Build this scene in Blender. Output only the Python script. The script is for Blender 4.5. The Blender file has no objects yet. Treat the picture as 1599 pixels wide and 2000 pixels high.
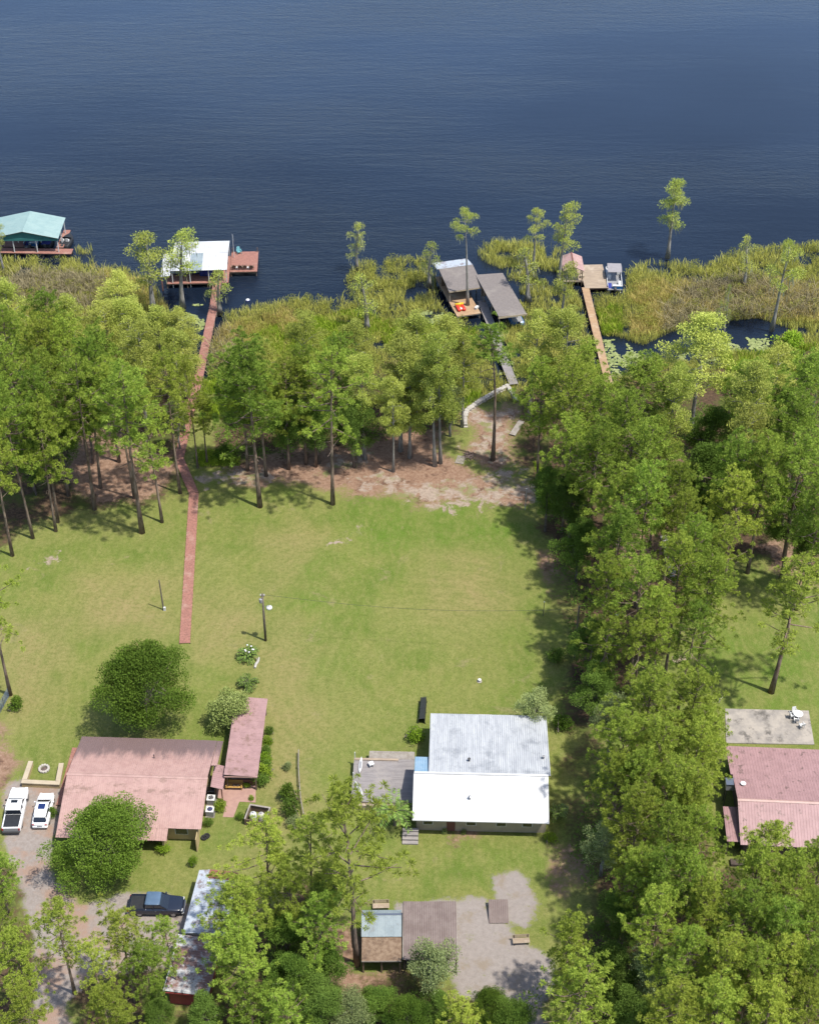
import bpy, math, random
import numpy as np
from mathutils import Matrix, Vector, Euler

SC = bpy.context.scene
COL = SC.collection
R = math.radians

# ------------------------------------------------------------------ camera
CAM_H, PITCH, FPX = 130.0, R(38.7), 3000.0
cam_data = bpy.data.cameras.new("camera")
cam = bpy.data.objects.new("camera", cam_data)
COL.objects.link(cam)
cam.location = (0, 0, CAM_H)
cam.rotation_euler = (math.pi / 2 - PITCH, 0, 0)
cam_data.sensor_fit = 'VERTICAL'
cam_data.sensor_height = 24.0
cam_data.sensor_width = 24.0
cam_data.lens = 24.0 * FPX / 2000.0
cam_data.clip_start = 1.0
cam_data.clip_end = 20000.0
SC.camera = cam

# ------------------------------------------------------------------ sky, sun, exposure
SUN_EL = R(66)
SUN_DIR = Vector((0.88 * math.cos(SUN_EL), -0.475 * math.cos(SUN_EL), math.sin(SUN_EL))).normalized()   # towards the sun
world = bpy.data.worlds.new("World")
SC.world = world
world.use_nodes = True
wn = world.node_tree
wn.nodes.clear()
sky = wn.nodes.new('ShaderNodeTexSky')
sky.sky_type = 'NISHITA'
sky.sun_disc = False
sky.sun_elevation = SUN_EL
sky.sun_rotation = math.atan2(SUN_DIR.x, SUN_DIR.y)
sky.air_density = 1.0
sky.dust_density = 1.5
sky.ozone_density = 1.5
bg = wn.nodes.new('ShaderNodeBackground')
bg.inputs[1].default_value = 0.15
wo = wn.nodes.new('ShaderNodeOutputWorld')
wn.links.new(sky.outputs[0], bg.inputs[0])
wn.links.new(bg.outputs[0], wo.inputs[0])
sun_data = bpy.data.lights.new("sun", 'SUN')
sun_data.energy = 4.1
sun_data.angle = R(1.5)
sun_data.color = (1.0, 0.955, 0.87)
sun = bpy.data.objects.new("sun", sun_data)
COL.objects.link(sun)
sun.rotation_euler = SUN_DIR.to_track_quat('Z', 'Y').to_euler()
SC.view_settings.view_transform = 'Standard'
SC.view_settings.look = 'None'
SC.view_settings.gamma = 1.0
SC.view_settings.exposure = 0.72
SC.cycles.max_bounces = 6
SC.cycles.diffuse_bounces = 2
SC.cycles.transmission_bounces = 4
SC.cycles.glossy_bounces = 2

# ------------------------------------------------------------------ helpers
def at(px, py, z=0.0):
    """world point at height z that the photograph shows at (px, py)"""
    u = (px - 799.5) / FPX
    v = (py - 1000.0) / FPX
    c, s = math.cos(PITCH), math.sin(PITCH)
    dx, dy, dz = u, c - v * s, -s - v * c
    t = (z - CAM_H) / dz
    return Vector((dx * t, dy * t, z))

def to_px(x, y, z):
    c, s = math.cos(PITCH), math.sin(PITCH)
    d = y * c - (z - CAM_H) * s
    up = y * s + (z - CAM_H) * c
    return 799.5 + FPX * x / d, 1000 - FPX * up / d, FPX / d

def height_for(base, top_py):
    lo, hi = 0.0, 60.0
    for _ in range(40):
        m = (lo + hi) / 2
        if to_px(base.x, base.y, m)[1] > top_py: lo = m
        else: hi = m
    return lo

def tag(o, label=None, cat=None, group=None, kind=None):
    if label: o["label"] = label
    if cat: o["category"] = cat
    if group: o["group"] = group
    if kind: o["kind"] = kind
    return o

def thing(name, label, cat, loc=(0, 0, 0), rotz=0.0, group=None):
    o = bpy.data.objects.new(name, None)
    COL.objects.link(o)
    o.empty_display_size = 0.3
    o.location = loc
    o.rotation_euler = (0, 0, rotz)
    return tag(o, label, cat, group)

def link(name, me, mat, parent=None, basis=None):
    o = bpy.data.objects.new(name, me)
    COL.objects.link(o)
    if mat is not None and len(me.materials) == 0:
        me.materials.append(M[mat] if isinstance(mat, str) else mat)
    if parent is not None: o.parent = parent
    if basis is not None: o.matrix_basis = basis
    return o

class MB:
    """collects simple solids and builds ONE mesh from them"""
    def __init__(self): self.v, self.f = [], []
    def add(self, vs, fs):
        n = len(self.v)
        self.v += [tuple(p) for p in vs]
        self.f += [tuple(i + n for i in f) for f in fs]
        return self
    def box(self, x0, x1, y0, y1, z0, z1):
        vs = [(x, y, z) for z in (z0, z1) for y in (y0, y1) for x in (x0, x1)]
        return self.add(vs, [(0, 2, 3, 1), (4, 5, 7, 6), (0, 1, 5, 4), (2, 6, 7, 3), (0, 4, 6, 2), (1, 3, 7, 5)])
    def obox(self, c, ex, ey, hx, hy, z0, z1):
        """oriented box: centre c, in-plane unit axes ex, ey"""
        vs = []
        for z in (z0, z1):
            for sy in (-1, 1):
                for sx in (-1, 1):
                    vs.append((c[0] + ex[0] * hx * sx + ey[0] * hy * sy, c[1] + ex[1] * hx * sx + ey[1] * hy * sy, z))
        return self.add(vs, [(0, 2, 3, 1), (4, 5, 7, 6), (0, 1, 5, 4), (2, 6, 7, 3), (0, 4, 6, 2), (1, 3, 7, 5)])
    def prism(self, poly, z0, z1):
        n = len(poly)
        vs = [(p[0], p[1], z0) for p in poly] + [(p[0], p[1], z1) for p in poly]
        fs = [tuple(range(n - 1, -1, -1)), tuple(range(n, 2 * n))]
        fs += [(i, (i + 1) % n, n + (i + 1) % n, n + i) for i in range(n)]
        return self.add(vs, fs)
    def tube(self, pts, rad, seg=8, cap=True):
        rings = []
        pts = [Vector(p) for p in pts]
        if not isinstance(rad, (list, tuple)): rad = [rad] * len(pts)
        for i, p in enumerate(pts):
            a = pts[max(i - 1, 0)]; b = pts[min(i + 1, len(pts) - 1)]
            t = (b - a).normalized()
            u = t.orthogonal() if abs(t.z) < .9 else Vector((1, 0, 0)) - t * t.x
            u.normalize(); w = t.cross(u)
            rings.append([p + (u * math.cos(2 * math.pi * k / seg) + w * math.sin(2 * math.pi * k / seg)) * rad[i] for k in range(seg)])
        vs = [q for r in rings for q in r]
        fs = []
        for i in range(len(pts) - 1):
            for k in range(seg):
                fs.append((i * seg + k, i * seg + (k + 1) % seg, (i + 1) * seg + (k + 1) % seg, (i + 1) * seg + k))
        if cap:
            fs.append(tuple(range(seg - 1, -1, -1)))
            fs.append(tuple((len(pts) - 1) * seg + k for k in range(seg)))
        return self.add(vs, fs)
    def loft(self, stations, nc=3):
        """stations: (x, half_width, z0, z1, corner_radius) -> closed rounded body along x"""
        rings = []
        for (x, w, z0, z1, r) in stations:
            r = min(r, w * .98, (z1 - z0) * .49)
            ring = []
            for (cy, cz, a0) in ((w - r, z1 - r, 0), (-(w - r), z1 - r, 90), (-(w - r), z0 + r, 180), (w - r, z0 + r, 270)):
                for k in range(nc + 1):
                    a = R(a0 + 90 * k / nc)
                    ring.append((x, cy + r * math.cos(a), cz + r * math.sin(a)))
            rings.append(ring)
        m = len(rings[0])
        vs = [q for r in rings for q in r]
        fs = []
        for i in range(len(rings) - 1):
            for k in range(m):
                fs.append((i * m + k, i * m + (k + 1) % m, (i + 1) * m + (k + 1) % m, (i + 1) * m + k))
        fs.append(tuple(range(m - 1, -1, -1)))
        fs.append(tuple((len(rings) - 1) * m + k for k in range(m)))
        return self.add(vs, fs)
    def lathe(self, prof, seg=16, c=(0, 0, 0)):
        vs, fs = [], []
        for (r, z) in prof:
            for k in range(seg):
                a = 2 * math.pi * k / seg
                vs.append((c[0] + r * math.cos(a), c[1] + r * math.sin(a), c[2] + z))
        for i in range(len(prof) - 1):
            for k in range(seg):
                fs.append((i * seg + k, i * seg + (k + 1) % seg, (i + 1) * seg + (k + 1) % seg, (i + 1) * seg + k))
        fs.append(tuple((len(prof) - 1) * seg + k for k in range(seg)))
        return self.add(vs, fs)
    def mesh(self, name):
        me = bpy.data.meshes.new(name)
        me.from_pydata(self.v, [], self.f)
        me.update()
        return me
    def build(self, name, mat, parent=None, basis=None, smooth=False):
        me = self.mesh(name)
        if smooth:
            for p in me.polygons: p.use_smooth = True
        return link(name, me, mat, parent, basis)

def np_mesh(name, verts, quads, var=None, tris=False):
    me = bpy.data.meshes.new(name)
    k = 3 if tris else 4
    nq = len(quads)
    me.vertices.add(len(verts))
    me.vertices.foreach_set('co', np.ascontiguousarray(verts, dtype=np.float32).ravel())
    me.loops.add(nq * k)
    me.loops.foreach_set('vertex_index', np.ascontiguousarray(quads, dtype=np.int32).ravel())
    me.polygons.add(nq)
    me.polygons.foreach_set('loop_start', np.arange(0, nq * k, k, dtype=np.int32))
    try: me.polygons.foreach_set('loop_total', np.full(nq, k, dtype=np.int32))
    except Exception: pass
    if var is not None:
        a = me.attributes.new('var', 'FLOAT', 'POINT')
        a.data.foreach_set('value', np.ascontiguousarray(var, dtype=np.float32))
    me.update(calc_edges=True)
    return me

# ------------------------------------------------------------------ materials
M = {}
class NT:
    def __init__(self, name):
        self.m = bpy.data.materials.new(name)
        self.m.use_nodes = True
        self.t = self.m.node_tree
        self.t.nodes.clear()
        self.out = self.n('ShaderNodeOutputMaterial')
        M[name] = self.m
    def n(self, typ, **kw):
        nd = self.t.nodes.new(typ)
        for k, v in kw.items(): setattr(nd, k, v)
        return nd
    def set(self, sock, val):
        if hasattr(val, 'is_linked') or hasattr(val, 'links'):
            self.t.links.new(val, sock)
        elif isinstance(val, (tuple, list)):
            sock.default_value = (*val, 1.0) if len(val) == 3 and len(sock.default_value) == 4 else val
        else: sock.default_value = val
    def noise(self, scale, detail=4, rough=.6, vec=None, dist=0.0, w=None):
        nd = self.n('ShaderNodeTexNoise')
        if w is not None:
            nd.noise_dimensions = '4D'; self.set(nd.inputs['W'], w)
        nd.inputs['Scale'].default_value = scale
        nd.inputs['Detail'].default_value = detail
        nd.inputs['Roughness'].default_value = rough
        nd.inputs['Distortion'].default_value = dist
        self.set(nd.inputs['Vector'], vec if vec is not None else self.pos())
        return nd.outputs['Fac']
    def pos(self):
        if not hasattr(self, '_pos'): self._pos = self.n('ShaderNodeNewGeometry').outputs['Position']
        return self._pos
    def scaled(self, s, rot=(0, 0, 0), vec=None):
        nd = self.n('ShaderNodeMapping')
        self.set(nd.inputs['Vector'], vec if vec is not None else self.pos())
        nd.inputs['Scale'].default_value = s
        nd.inputs['Rotation'].default_value = rot
        return nd.outputs[0]
    def ramp(self, fac, a, b, interp='SMOOTHSTEP'):
        nd = self.n('ShaderNodeMapRange', interpolation_type=interp)
        self.set(nd.inputs['Value'], fac)
        self.set(nd.inputs['From Min'], a); self.set(nd.inputs['From Max'], b)
        return nd.outputs[0]
    def mix(self, fac, a, b, blend='MIX'):
        nd = self.n('ShaderNodeMix', data_type='RGBA', blend_type=blend)
        self.set(nd.inputs[0], fac); self.set(nd.inputs[6], a); self.set(nd.inputs[7], b)
        return nd.outputs[2]
    def math(self, op, a, b=0.0, clamp=False):
        nd = self.n('ShaderNodeMath', operation=op, use_clamp=clamp)
        self.set(nd.inputs[0], a); self.set(nd.inputs[1], b)
        return nd.outputs[0]
    def attr(self, name):
        nd = self.n('ShaderNodeAttribute', attribute_name=name)
        return nd.outputs['Fac']
    def obj_random(self): return self.n('ShaderNodeObjectInfo').outputs['Random']
    def bump(self, h, strength=.3, dist=.05):
        nd = self.n('ShaderNodeBump')
        nd.inputs['Strength'].default_value = strength
        nd.inputs['Distance'].default_value = dist
        self.set(nd.inputs['Height'], h)
        return nd.outputs[0]
    def surf(self, color, rough=.8, metal=0., normal=None, spec=.5, **kw):
        b = self.n('ShaderNodeBsdfPrincipled')
        self.set(b.inputs['Base Color'], color); self.set(b.inputs['Roughness'], rough)
        self.set(b.inputs['Metallic'], metal); self.set(b.inputs['Specular IOR Level'], spec)
        for k, v in kw.items(): self.set(b.inputs[k.replace('_', ' ')], v)
        if normal is not None: self.set(b.inputs['Normal'], normal)
        self.t.links.new(b.outputs[0], self.out.inputs[0])
        return b

ALBEDO = .66
def plain(name, c1, c2=None, scale=2.0, lo=.35, hi=.65, rough=.7, metal=0., spec=.4, c3=None, scale3=.6, lo3=.52, hi3=.7, bump=0., stretch=None, keep=None):
    """base colour, broken up by a second tone and, if asked for, by larger stains of a third"""
    t = NT(name)
    k = ALBEDO if keep is None else keep
    c1 = tuple(v * k for v in c1)
    c2 = None if c2 is None else tuple(v * k for v in c2)
    c3 = None if c3 is None else tuple(v * k for v in c3)
    vec = t.scaled(stretch) if stretch else None
    c = c1 if c2 is None else t.mix(t.ramp(t.noise(scale, 5, .65, vec), lo, hi), c1, c2)
    if c3 is not None: c = t.mix(t.ramp(t.noise(scale3, 6, .7), lo3, hi3), c, c3)
    nrm = t.bump(t.noise(scale * 4, 4), .4, bump) if bump else None
    t.surf(c, rough, metal, nrm, spec)
    return t.m

def leafmat(name, ca, cb, cc, trans=.3, rough=.8):
    """foliage: each leaf between ca and cb, each plant drifting towards cc"""
    t = NT(name)
    c = t.mix(t.attr('var'), ca, cb)
    rnd = t.obj_random()
    c = t.mix(t.math('MULTIPLY', rnd, .75), c, cc)
    tone = t.math('ADD', t.math('MULTIPLY', t.math('FRACT', t.math('MULTIPLY', rnd, 7.31)), .5), .80)
    vm = t.n('ShaderNodeVectorMath', operation='SCALE'); t.set(vm.inputs[0], c); t.set(vm.inputs['Scale'], tone)
    c = vm.outputs[0]
    b = t.n('ShaderNodeBsdfPrincipled')
    t.set(b.inputs['Base Color'], c); b.inputs['Roughness'].default_value = rough; b.inputs['Specular IOR Level'].default_value = .08
    tr = t.n('ShaderNodeBsdfTranslucent')
    t.set(tr.inputs['Color'], c)
    mx = t.n('ShaderNodeMixShader'); mx.inputs[0].default_value = trans
    t.t.links.new(b.outputs[0], mx.inputs[1]); t.t.links.new(tr.outputs[0], mx.inputs[2]); t.t.links.new(mx.outputs[0], t.out.inputs[0])

leafmat('pine_needles', (.075, .150, .018), (.29, .395, .062), (.30, .335, .05), .28)
leafmat('cypress_leaves', (.17, .235, .03), (.43, .48, .11), (.41, .42, .10), .30)
leafmat('oak_leaves', (.030, .075, .010), (.15, .235, .032), (.10, .155, .02), .22)
leafmat('shrub_leaves', (.035, .08, .012), (.15, .235, .035), (.10, .155, .03), .24)
leafmat('graygreen_leaves', (.12, .175, .065), (.29, .35, .15), (.25, .29, .11), .25)
leafmat('palm_leaves', (.09, .17, .035), (.24, .34, .08), (.19, .25, .06), .25)
leafmat('bright_leaves', (.10, .21, .012), (.26, .38, .035), (.23, .30, .035), .3)
leafmat('flowering_leaves', (.12, .18, .035), (.38, .42, .16), (.23, .28, .075), .25)
leafmat('reed_blades', (.22, .25, .035), (.46, .45, .12), (.40, .385, .10), .30)
leafmat('tan_reeds', (.33, .27, .085), (.58, .48, .18), (.48, .39, .12), .32)
leafmat('green_reeds', (.14, .23, .015), (.33, .41, .045), (.23, .32, .03), .32)
leafmat('brown_brush', (.13, .11, .065), (.29, .25, .15), (.21, .18, .10), .2)
leafmat('marsh_scrub', (.17, .20, .03), (.46, .46, .10), (.34, .33, .07), .3)
leafmat('lily_leaves', (.14, .18, .06), (.28, .31, .13), (.24, .27, .11), .1, .4)
leafmat('moss_strands', (.25, .26, .17), (.40, .40, .26), (.32, .32, .20), .3, .9)

plain('pine_bark', (.16, .105, .075), (.33, .25, .19), 1.6, rough=.95, stretch=(2, 2, .5), c3=(.10, .07, .05), scale3=.9)
plain('gray_bark', (.25, .23, .20), (.42, .40, .37), 2.0, rough=.95, stretch=(2, 2, .5))
plain('oak_bark', (.12, .10, .08), (.24, .20, .17), 2.0, rough=.95)
plain('dead_wood', (.38, .35, .31), (.56, .53, .49), 2.0, rough=.9)

plain('white_metal', (.58, .58, .575), (.72, .73, .74), .35, rough=.42, spec=.5, c3=(.62, .62, .60), scale3=.25, lo3=.6, hi3=.85)
plain('weathered_white_metal', (.60, .62, .64), (.48, .50, .53), 1.6, rough=.5, c3=(.32, .34, .37), scale3=.5, lo3=.47, hi3=.74, stretch=(1.6, .18, 1))
plain('dock_pink_metal', (.52, .34, .31), (.44, .27, .25), 1.4, rough=.55, c3=(.34, .21, .19), scale3=.8)
plain('blue_metal', (.26, .42, .58), (.33, .48, .62), 1.5, rough=.4)
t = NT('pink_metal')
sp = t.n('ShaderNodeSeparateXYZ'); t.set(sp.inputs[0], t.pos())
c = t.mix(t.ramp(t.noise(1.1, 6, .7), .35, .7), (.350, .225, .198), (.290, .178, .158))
alg_shade = t.ramp(t.math('ADD', sp.outputs[1], t.math('MULTIPLY', t.noise(.8, 5, .7, t.scaled((1.6, .35, 1))), 5.0)), 116.6, 118.9)
c = t.mix(t.math('MULTIPLY', alg_shade, .85), c, (.105, .075, .075))                       # algae, with tree shade painted in, along the back eave
lit = t.math('MULTIPLY', t.ramp(t.noise(.9, 6, .75, t.scaled((.7, 1.4, 1))), .5, .66),
             t.math('MULTIPLY', t.ramp(sp.outputs[1], 107.6, 110.2), t.ramp(sp.outputs[1], 111.9, 111.2)))
c = t.mix(t.math('MULTIPLY', lit, .7), c, (.15, .095, .07))                        # needle litter below the ridge
t.surf(c, .5, 0, None, .4)
t = NT('rose_metal')
c = t.mix(t.ramp(t.noise(.9, 6, .7), .35, .7), (.285, .172, .170), (.235, .140, .138))
c = t.mix(t.math('MULTIPLY', t.ramp(t.noise(1.1, 6, .75), .56, .66), .8), c, (.10, .065, .055))
t.surf(c, .55, 0, None, .4)
t = NT('patchy_rose_metal')
c = t.mix(t.ramp(t.noise(.9, 6, .7), .35, .7), (.285, .175, .168), (.225, .135, .130))
c = t.mix(t.math('MULTIPLY', t.ramp(t.noise(.75, 6, .75), .5, .68), .75), c, (.135, .08, .055))
t.surf(c, .6, 0, None, .4)
t = NT('rusty_white_metal')
c = t.mix(t.ramp(t.noise(.5, 6, .75), .45, .58), (.34, .345, .35), (.17, .095, .08))
c = t.mix(t.ramp(t.noise(1.6, 5, .7), .55, .68), c, (.13, .10, .09))
t.surf(c, .6, 0, None, .4)
t = NT('pale_blue_metal')
c = t.mix(t.ramp(t.noise(.8, 6, .7), .4, .7), (.37, .40, .44), (.31, .345, .39))
c = t.mix(t.ramp(t.noise(.9, 6, .75), .50, .60), c, (.19, .16, .16))
t.surf(c, .5, 0, None, .4)
plain('rust_red_metal', (.36, .12, .10), (.26, .09, .08), 1.5, rough=.6, c3=(.55, .45, .45), scale3=.8, lo3=.58, hi3=.75)
plain('green_metal', (.33, .46, .44), (.28, .41, .40), .7, rough=.45)
plain('teal_paint', (.05, .22, .21), (.04, .18, .18), 1., rough=.6)
plain('shingle_gray', (.245, .215, .20), (.20, .175, .165), 3., rough=.95, c3=(.28, .25, .225), scale3=.3, bump=.02)
plain('bluegray_metal', (.34, .40, .42), (.27, .33, .36), 1., rough=.5, c3=(.25, .25, .23), scale3=.5)
plain('leaf_litter_roof', (.20, .13, .085), (.31, .22, .15), 2.6, rough=.95, c3=(.13, .085, .06), scale3=1., bump=.05)
plain('brown_metal', (.20, .15, .135), (.26, .205, .185), .8, rough=.7, c3=(.33, .27, .25), scale3=.5, lo3=.58, hi3=.8)
plain('red_deck', (.44, .205, .155), (.30, .14, .11), 4.5, rough=.85, c3=(.47, .28, .22), scale3=.5, bump=.01)
plain('gray_deck', (.34, .31, .30), (.27, .245, .24), 1.5, rough=.9, stretch=(.5, 3, 1), c3=(.38, .34, .31), scale3=.4)
plain('tan_deck', (.46, .36, .26), (.36, .28, .21), 1.2, rough=.9, stretch=(.6, 3, 1), c3=(.55, .45, .35), scale3=.5)
plain('orange_deck', (.50, .33, .19), (.42, .27, .16), 1.2, rough=.9, c3=(.56, .43, .29), scale3=.5)
plain('weathered_wood', (.30, .26, .22), (.39, .35, .31), 2., rough=.95)
plain('brown_wood', (.17, .115, .08), (.23, .16, .115), 2., rough=.9)
plain('dark_wood', (.07, .05, .04), (.10, .075, .06), 2., rough=.9)
plain('yellow_stucco', (.60, .46, .23), (.52, .40, .21), 1., rough=.9, c3=(.44, .34, .22), scale3=.7)
plain('cream_siding', (.55, .46, .33), (.48, .40, .29), 1., rough=.85)
plain('brick_red', (.25, .10, .075), (.19, .08, .06), 5., rough=.9)
plain('red_paint', (.30, .05, .05), (.24, .04, .04), 1., rough=.6)
plain('concrete', (.46, .41, .35), (.32, .29, .26), .6, rough=.95, c3=(.15, .135, .12), scale3=.5, lo3=.5, hi3=.66)
plain('pale_concrete', (.56, .52, .46), (.46, .42, .37), 1., rough=.95, c3=(.33, .30, .26), scale3=.8)
plain('pink_paver', (.47, .29, .235), (.40, .24, .20), 1.6, rough=.9)
plain('car_white', (.80, .80, .80), keep=.9, rough=.22, spec=.6)
plain('car_dark_blue', (.018, .025, .045), rough=.2, spec=.6)
plain('car_steel_blue', (.12, .19, .29), (.10, .16, .25), 2., rough=.3, spec=.6)
plain('glass_dark', (.015, .02, .03), rough=.08, spec=.8)
plain('glass_blue', (.02, .04, .16), rough=.1, spec=.8)
plain('rubber', (.02, .02, .02), rough=.8)
plain('rim_metal', (.45, .45, .46), rough=.35, metal=.8)
plain('black_vinyl', (.018, .02, .024), (.026, .028, .033), 3., rough=.6)
plain('chrome_gray', (.50, .51, .52), rough=.3, metal=.9)
plain('lamp_white', (.80, .80, .80), rough=.3)
plain('lamp_red', (.45, .03, .03), rough=.3)
plain('white_plastic', (.78, .78, .77), rough=.45)
plain('gray_plastic', (.33, .33, .34), rough=.5)
plain('dark_metal', (.06, .06, .065), rough=.5)
plain('blue_canvas', (.035, .055, .32), (.03, .045, .26), 2., rough=.8)
plain('gray_canvas', (.36, .34, .35), (.31, .29, .30), 2., rough=.9)
plain('boat_blue', (.03, .16, .42), rough=.3, spec=.6)
plain('teal_boat', (.16, .42, .46), rough=.4)
plain('orange_vinyl', (.85, .20, .03), rough=.4)
plain('red_vinyl', (.75, .05, .03), rough=.4)
plain('yellow_vinyl', (.85, .52, .03), rough=.4)
plain('orange_wood', (.60, .36, .10), (.52, .30, .09), 3., rough=.7)
plain('pole_wood', (.15, .125, .10), (.22, .185, .15), 2., rough=.95)
plain('stone', (.38, .36, .33), (.27, .25, .23), 2., rough=.95)
plain('dark_netting', (.025, .03, .028), rough=.9)
plain('burnt_brush', (.12, .085, .075), (.20, .15, .13), 2., rough=.95)
# ================================================================== ground, lake, marsh
WATER_Z = -0.40
def W(pts, z=0.0): return np.array([at(x, y, z)[:2] for x, y in pts])

def sdist(X, Y, poly):
    """signed distance to a polygon, positive inside"""
    d2 = np.full(X.shape, 1e18); inside = np.zeros(X.shape, bool)
    n = len(poly)
    for i in range(n):
        ax, ay = poly[i]; bx, by = poly[(i + 1) % n]
        ex, ey = bx - ax, by - ay
        t = np.clip(((X - ax) * ex + (Y - ay) * ey) / (ex * ex + ey * ey + 1e-12), 0, 1)
        d2 = np.minimum(d2, (X - ax - t * ex) ** 2 + (Y - ay - t * ey) ** 2)
        if ay != by:
            c = ((ay > Y) != (by > Y)) & (X < (bx - ax) * (Y - ay) / (by - ay) + ax)
            inside ^= c
    d = np.sqrt(d2)
    return np.where(inside, d, -d)

def soft(X, Y, polys, w):
    m = np.zeros(X.shape)
    for p in polys: m = np.maximum(m, np.clip(.5 + sdist(X, Y, W(p)) / (2 * w), 0, 1))
    return m

LAND = [(-900, 560), (-300, 590), (0, 605), (150, 640), (300, 695), (350, 720), (420, 728), (520, 700), (620, 690), (700, 690), (800, 700), (900, 735),
        (950, 765), (1000, 745), (1050, 722), (1190, 742), (1330, 722), (1400, 705), (1500, 700), (1599, 680), (1900, 660), (2500, 640)]
land_world = [tuple(p) for p in W(LAND)]
LANDPOLY = np.array(land_world + [(900, land_world[-1][1]), (900, -500), (-900, -500), (-900, land_world[0][1])])
MARSH = [[(-900, 500), (-60, 500), (60, 503), (145, 503), (152, 480), (180, 482), (186, 520), (240, 515), (300, 548), (322, 585), (340, 625), (395, 640),
          (398, 660), (430, 650), (440, 610), (500, 592), (560, 580), (600, 577), (662, 585), (672, 545), (690, 515), (722, 508), (762, 502), (832, 498),
          (848, 535), (862, 600), (895, 626), (950, 640), (1018, 634), (1008, 600), (972, 528), (945, 515), (926, 482), (960, 470), (1060, 464), (1098, 486),
          (1112, 530), (1132, 566), (1150, 572), (1190, 570), (1214, 560), (1212, 530), (1260, 512), (1330, 508), (1362, 520), (1400, 506), (1430, 490),
          (1480, 482), (1530, 476), (1650, 470), (2500, 440), (2500, 680), (1900, 690), (1599, 700), (1190, 760), (960, 790), (640, 720), (380, 760), (0, 640), (-900, 590)]]
POND = [(1168, 652), (1205, 655), (1255, 672), (1305, 648), (1350, 632), (1480, 618), (1545, 640), (1500, 690), (1420, 682), (1340, 705), (1270, 700), (1215, 735), (1180, 725)]
MID_POOL = [(925, 640), (1010, 640), (1040, 655), (1000, 690), (1010, 740), (985, 745), (960, 700), (945, 670)]
LEFT_POOL = [(330, 560), (430, 560), (432, 640), (410, 665), (360, 640), (338, 610)]

FOREST = [[(-400, 560), (0, 600), (150, 640), (330, 710), (380, 760), (352, 880), (330, 980), (280, 990), (190, 990), (60, 1015), (-60, 1100), (-400, 1120)],
          [(420, 740), (560, 700), (700, 690), (900, 740), (905, 830), (860, 850), (800, 880), (700, 910), (560, 925), (480, 925), (420, 900)],
          [(1010, 740), (1190, 740), (1330, 720), (1600, 690), (1900, 690), (1900, 1190), (1560, 1110), (1420, 1090), (1340, 1180), (1260, 1290), (1200, 1380),
           (1130, 1500), (1125, 1640), (1170, 1800), (1190, 2060), (1120, 2060), (1150, 1700), (1132, 1500), (1115, 1300), (1110, 1180), (1078, 1060), (1045, 950), (1010, 900)],
          [(1150, 1560), (1300, 1480), (1400, 1700), (1440, 1680), (1650, 1690), (1700, 2080), (1150, 2080)],
          [(600, 1800), (700, 1790), (700, 1900), (900, 1930), (1060, 1945), (1060, 2080), (340, 2080), (360, 1960), (480, 1900), (560, 1730), (640, 1700)],
          [(-200, 1700), (20, 1690), (60, 1800), (90, 1900), (70, 2080), (-200, 2080)], [(150, 1900), (330, 1890), (340, 2080), (150, 2080)]]
STRAW = [[(912, 800), (1005, 782), (1012, 905), (960, 918), (920, 885)], [(110, 860), (200, 830), (330, 890), (310, 960), (230, 985), (150, 960), (110, 920)],
         [(455, 905), (560, 882), (640, 866), (760, 848), (800, 832), (865, 842), (880, 890), (925, 925), (1000, 930), (1050, 965), (1000, 985), (900, 985), (810, 990), (760, 968), (690, 968), (590, 946), (470, 950)],
         [(800, 940), (900, 935), (905, 975), (820, 985)], [(1190, 1030), (1260, 1020), (1270, 1130), (1230, 1160), (1200, 1110)],
         [(1480, 1060), (1640, 1080), (1640, 1150), (1540, 1130)], [(1320, 880), (1360, 900), (1380, 990), (1340, 960)],
         [(1098, 1670), (1126, 1675), (1122, 1730), (1100, 1725)], [(860, 1620), (930, 1625), (935, 1650), (870, 1655)],
         [(640, 1780), (700, 1780), (700, 1890), (780, 1890), (800, 1910), (660, 1935), (640, 1860)], [(-80, 1400), (12, 1420), (18, 1500), (-10, 1560), (-80, 1560)],
         [(1060, 1080), (1090, 1090), (1085, 1150), (1062, 1130)]]
SANDP = [[(385, 915), (440, 905), (520, 915), (560, 940), (500, 950), (430, 945), (395, 960)], [(690, 945), (770, 925), (820, 940), (1010, 935), (1020, 975), (900, 1005), (790, 990), (760, 970)],
         [(930, 905), (990, 910), (1060, 950), (1050, 985), (990, 970), (950, 945)], [(920, 800), (1000, 790), (1000, 900), (960, 905), (920, 870)],
         [(640, 1050), (690, 1030), (690, 1050), (650, 1070)], [(640, 885), (720, 890), (700, 925), (600, 920)],
         [(800, 960), (880, 965), (900, 990), (840, 985)], [(70, 1095), (110, 1080), (130, 1100), (80, 1115)]]
GRAVEL = [[(10, 1530), (45, 1520), (120, 1530), (118, 1600), (100, 1640), (95, 1700), (150, 1770), (250, 1750), (340, 1745), (380, 1770), (370, 1830), (330, 1900),
           (190, 1900), (130, 1960), (130, 2080), (60, 2080), (75, 1930), (60, 1800), (30, 1700), (5, 1620)]]
DRIVE = [[(885, 1762), (945, 1758), (960, 1790), (1000, 1825), (1050, 1850), (1078, 1870), (1075, 1920), (1060, 1950), (1080, 2080), (1020, 2080), (1000, 1960), (900, 1945), (885, 1880)],
         [(960, 1705), (1010, 1700), (1050, 1760), (1030, 1810), (975, 1800)], [(770, 1760), (890, 1760), (890, 1890), (790, 1890)]]
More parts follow.
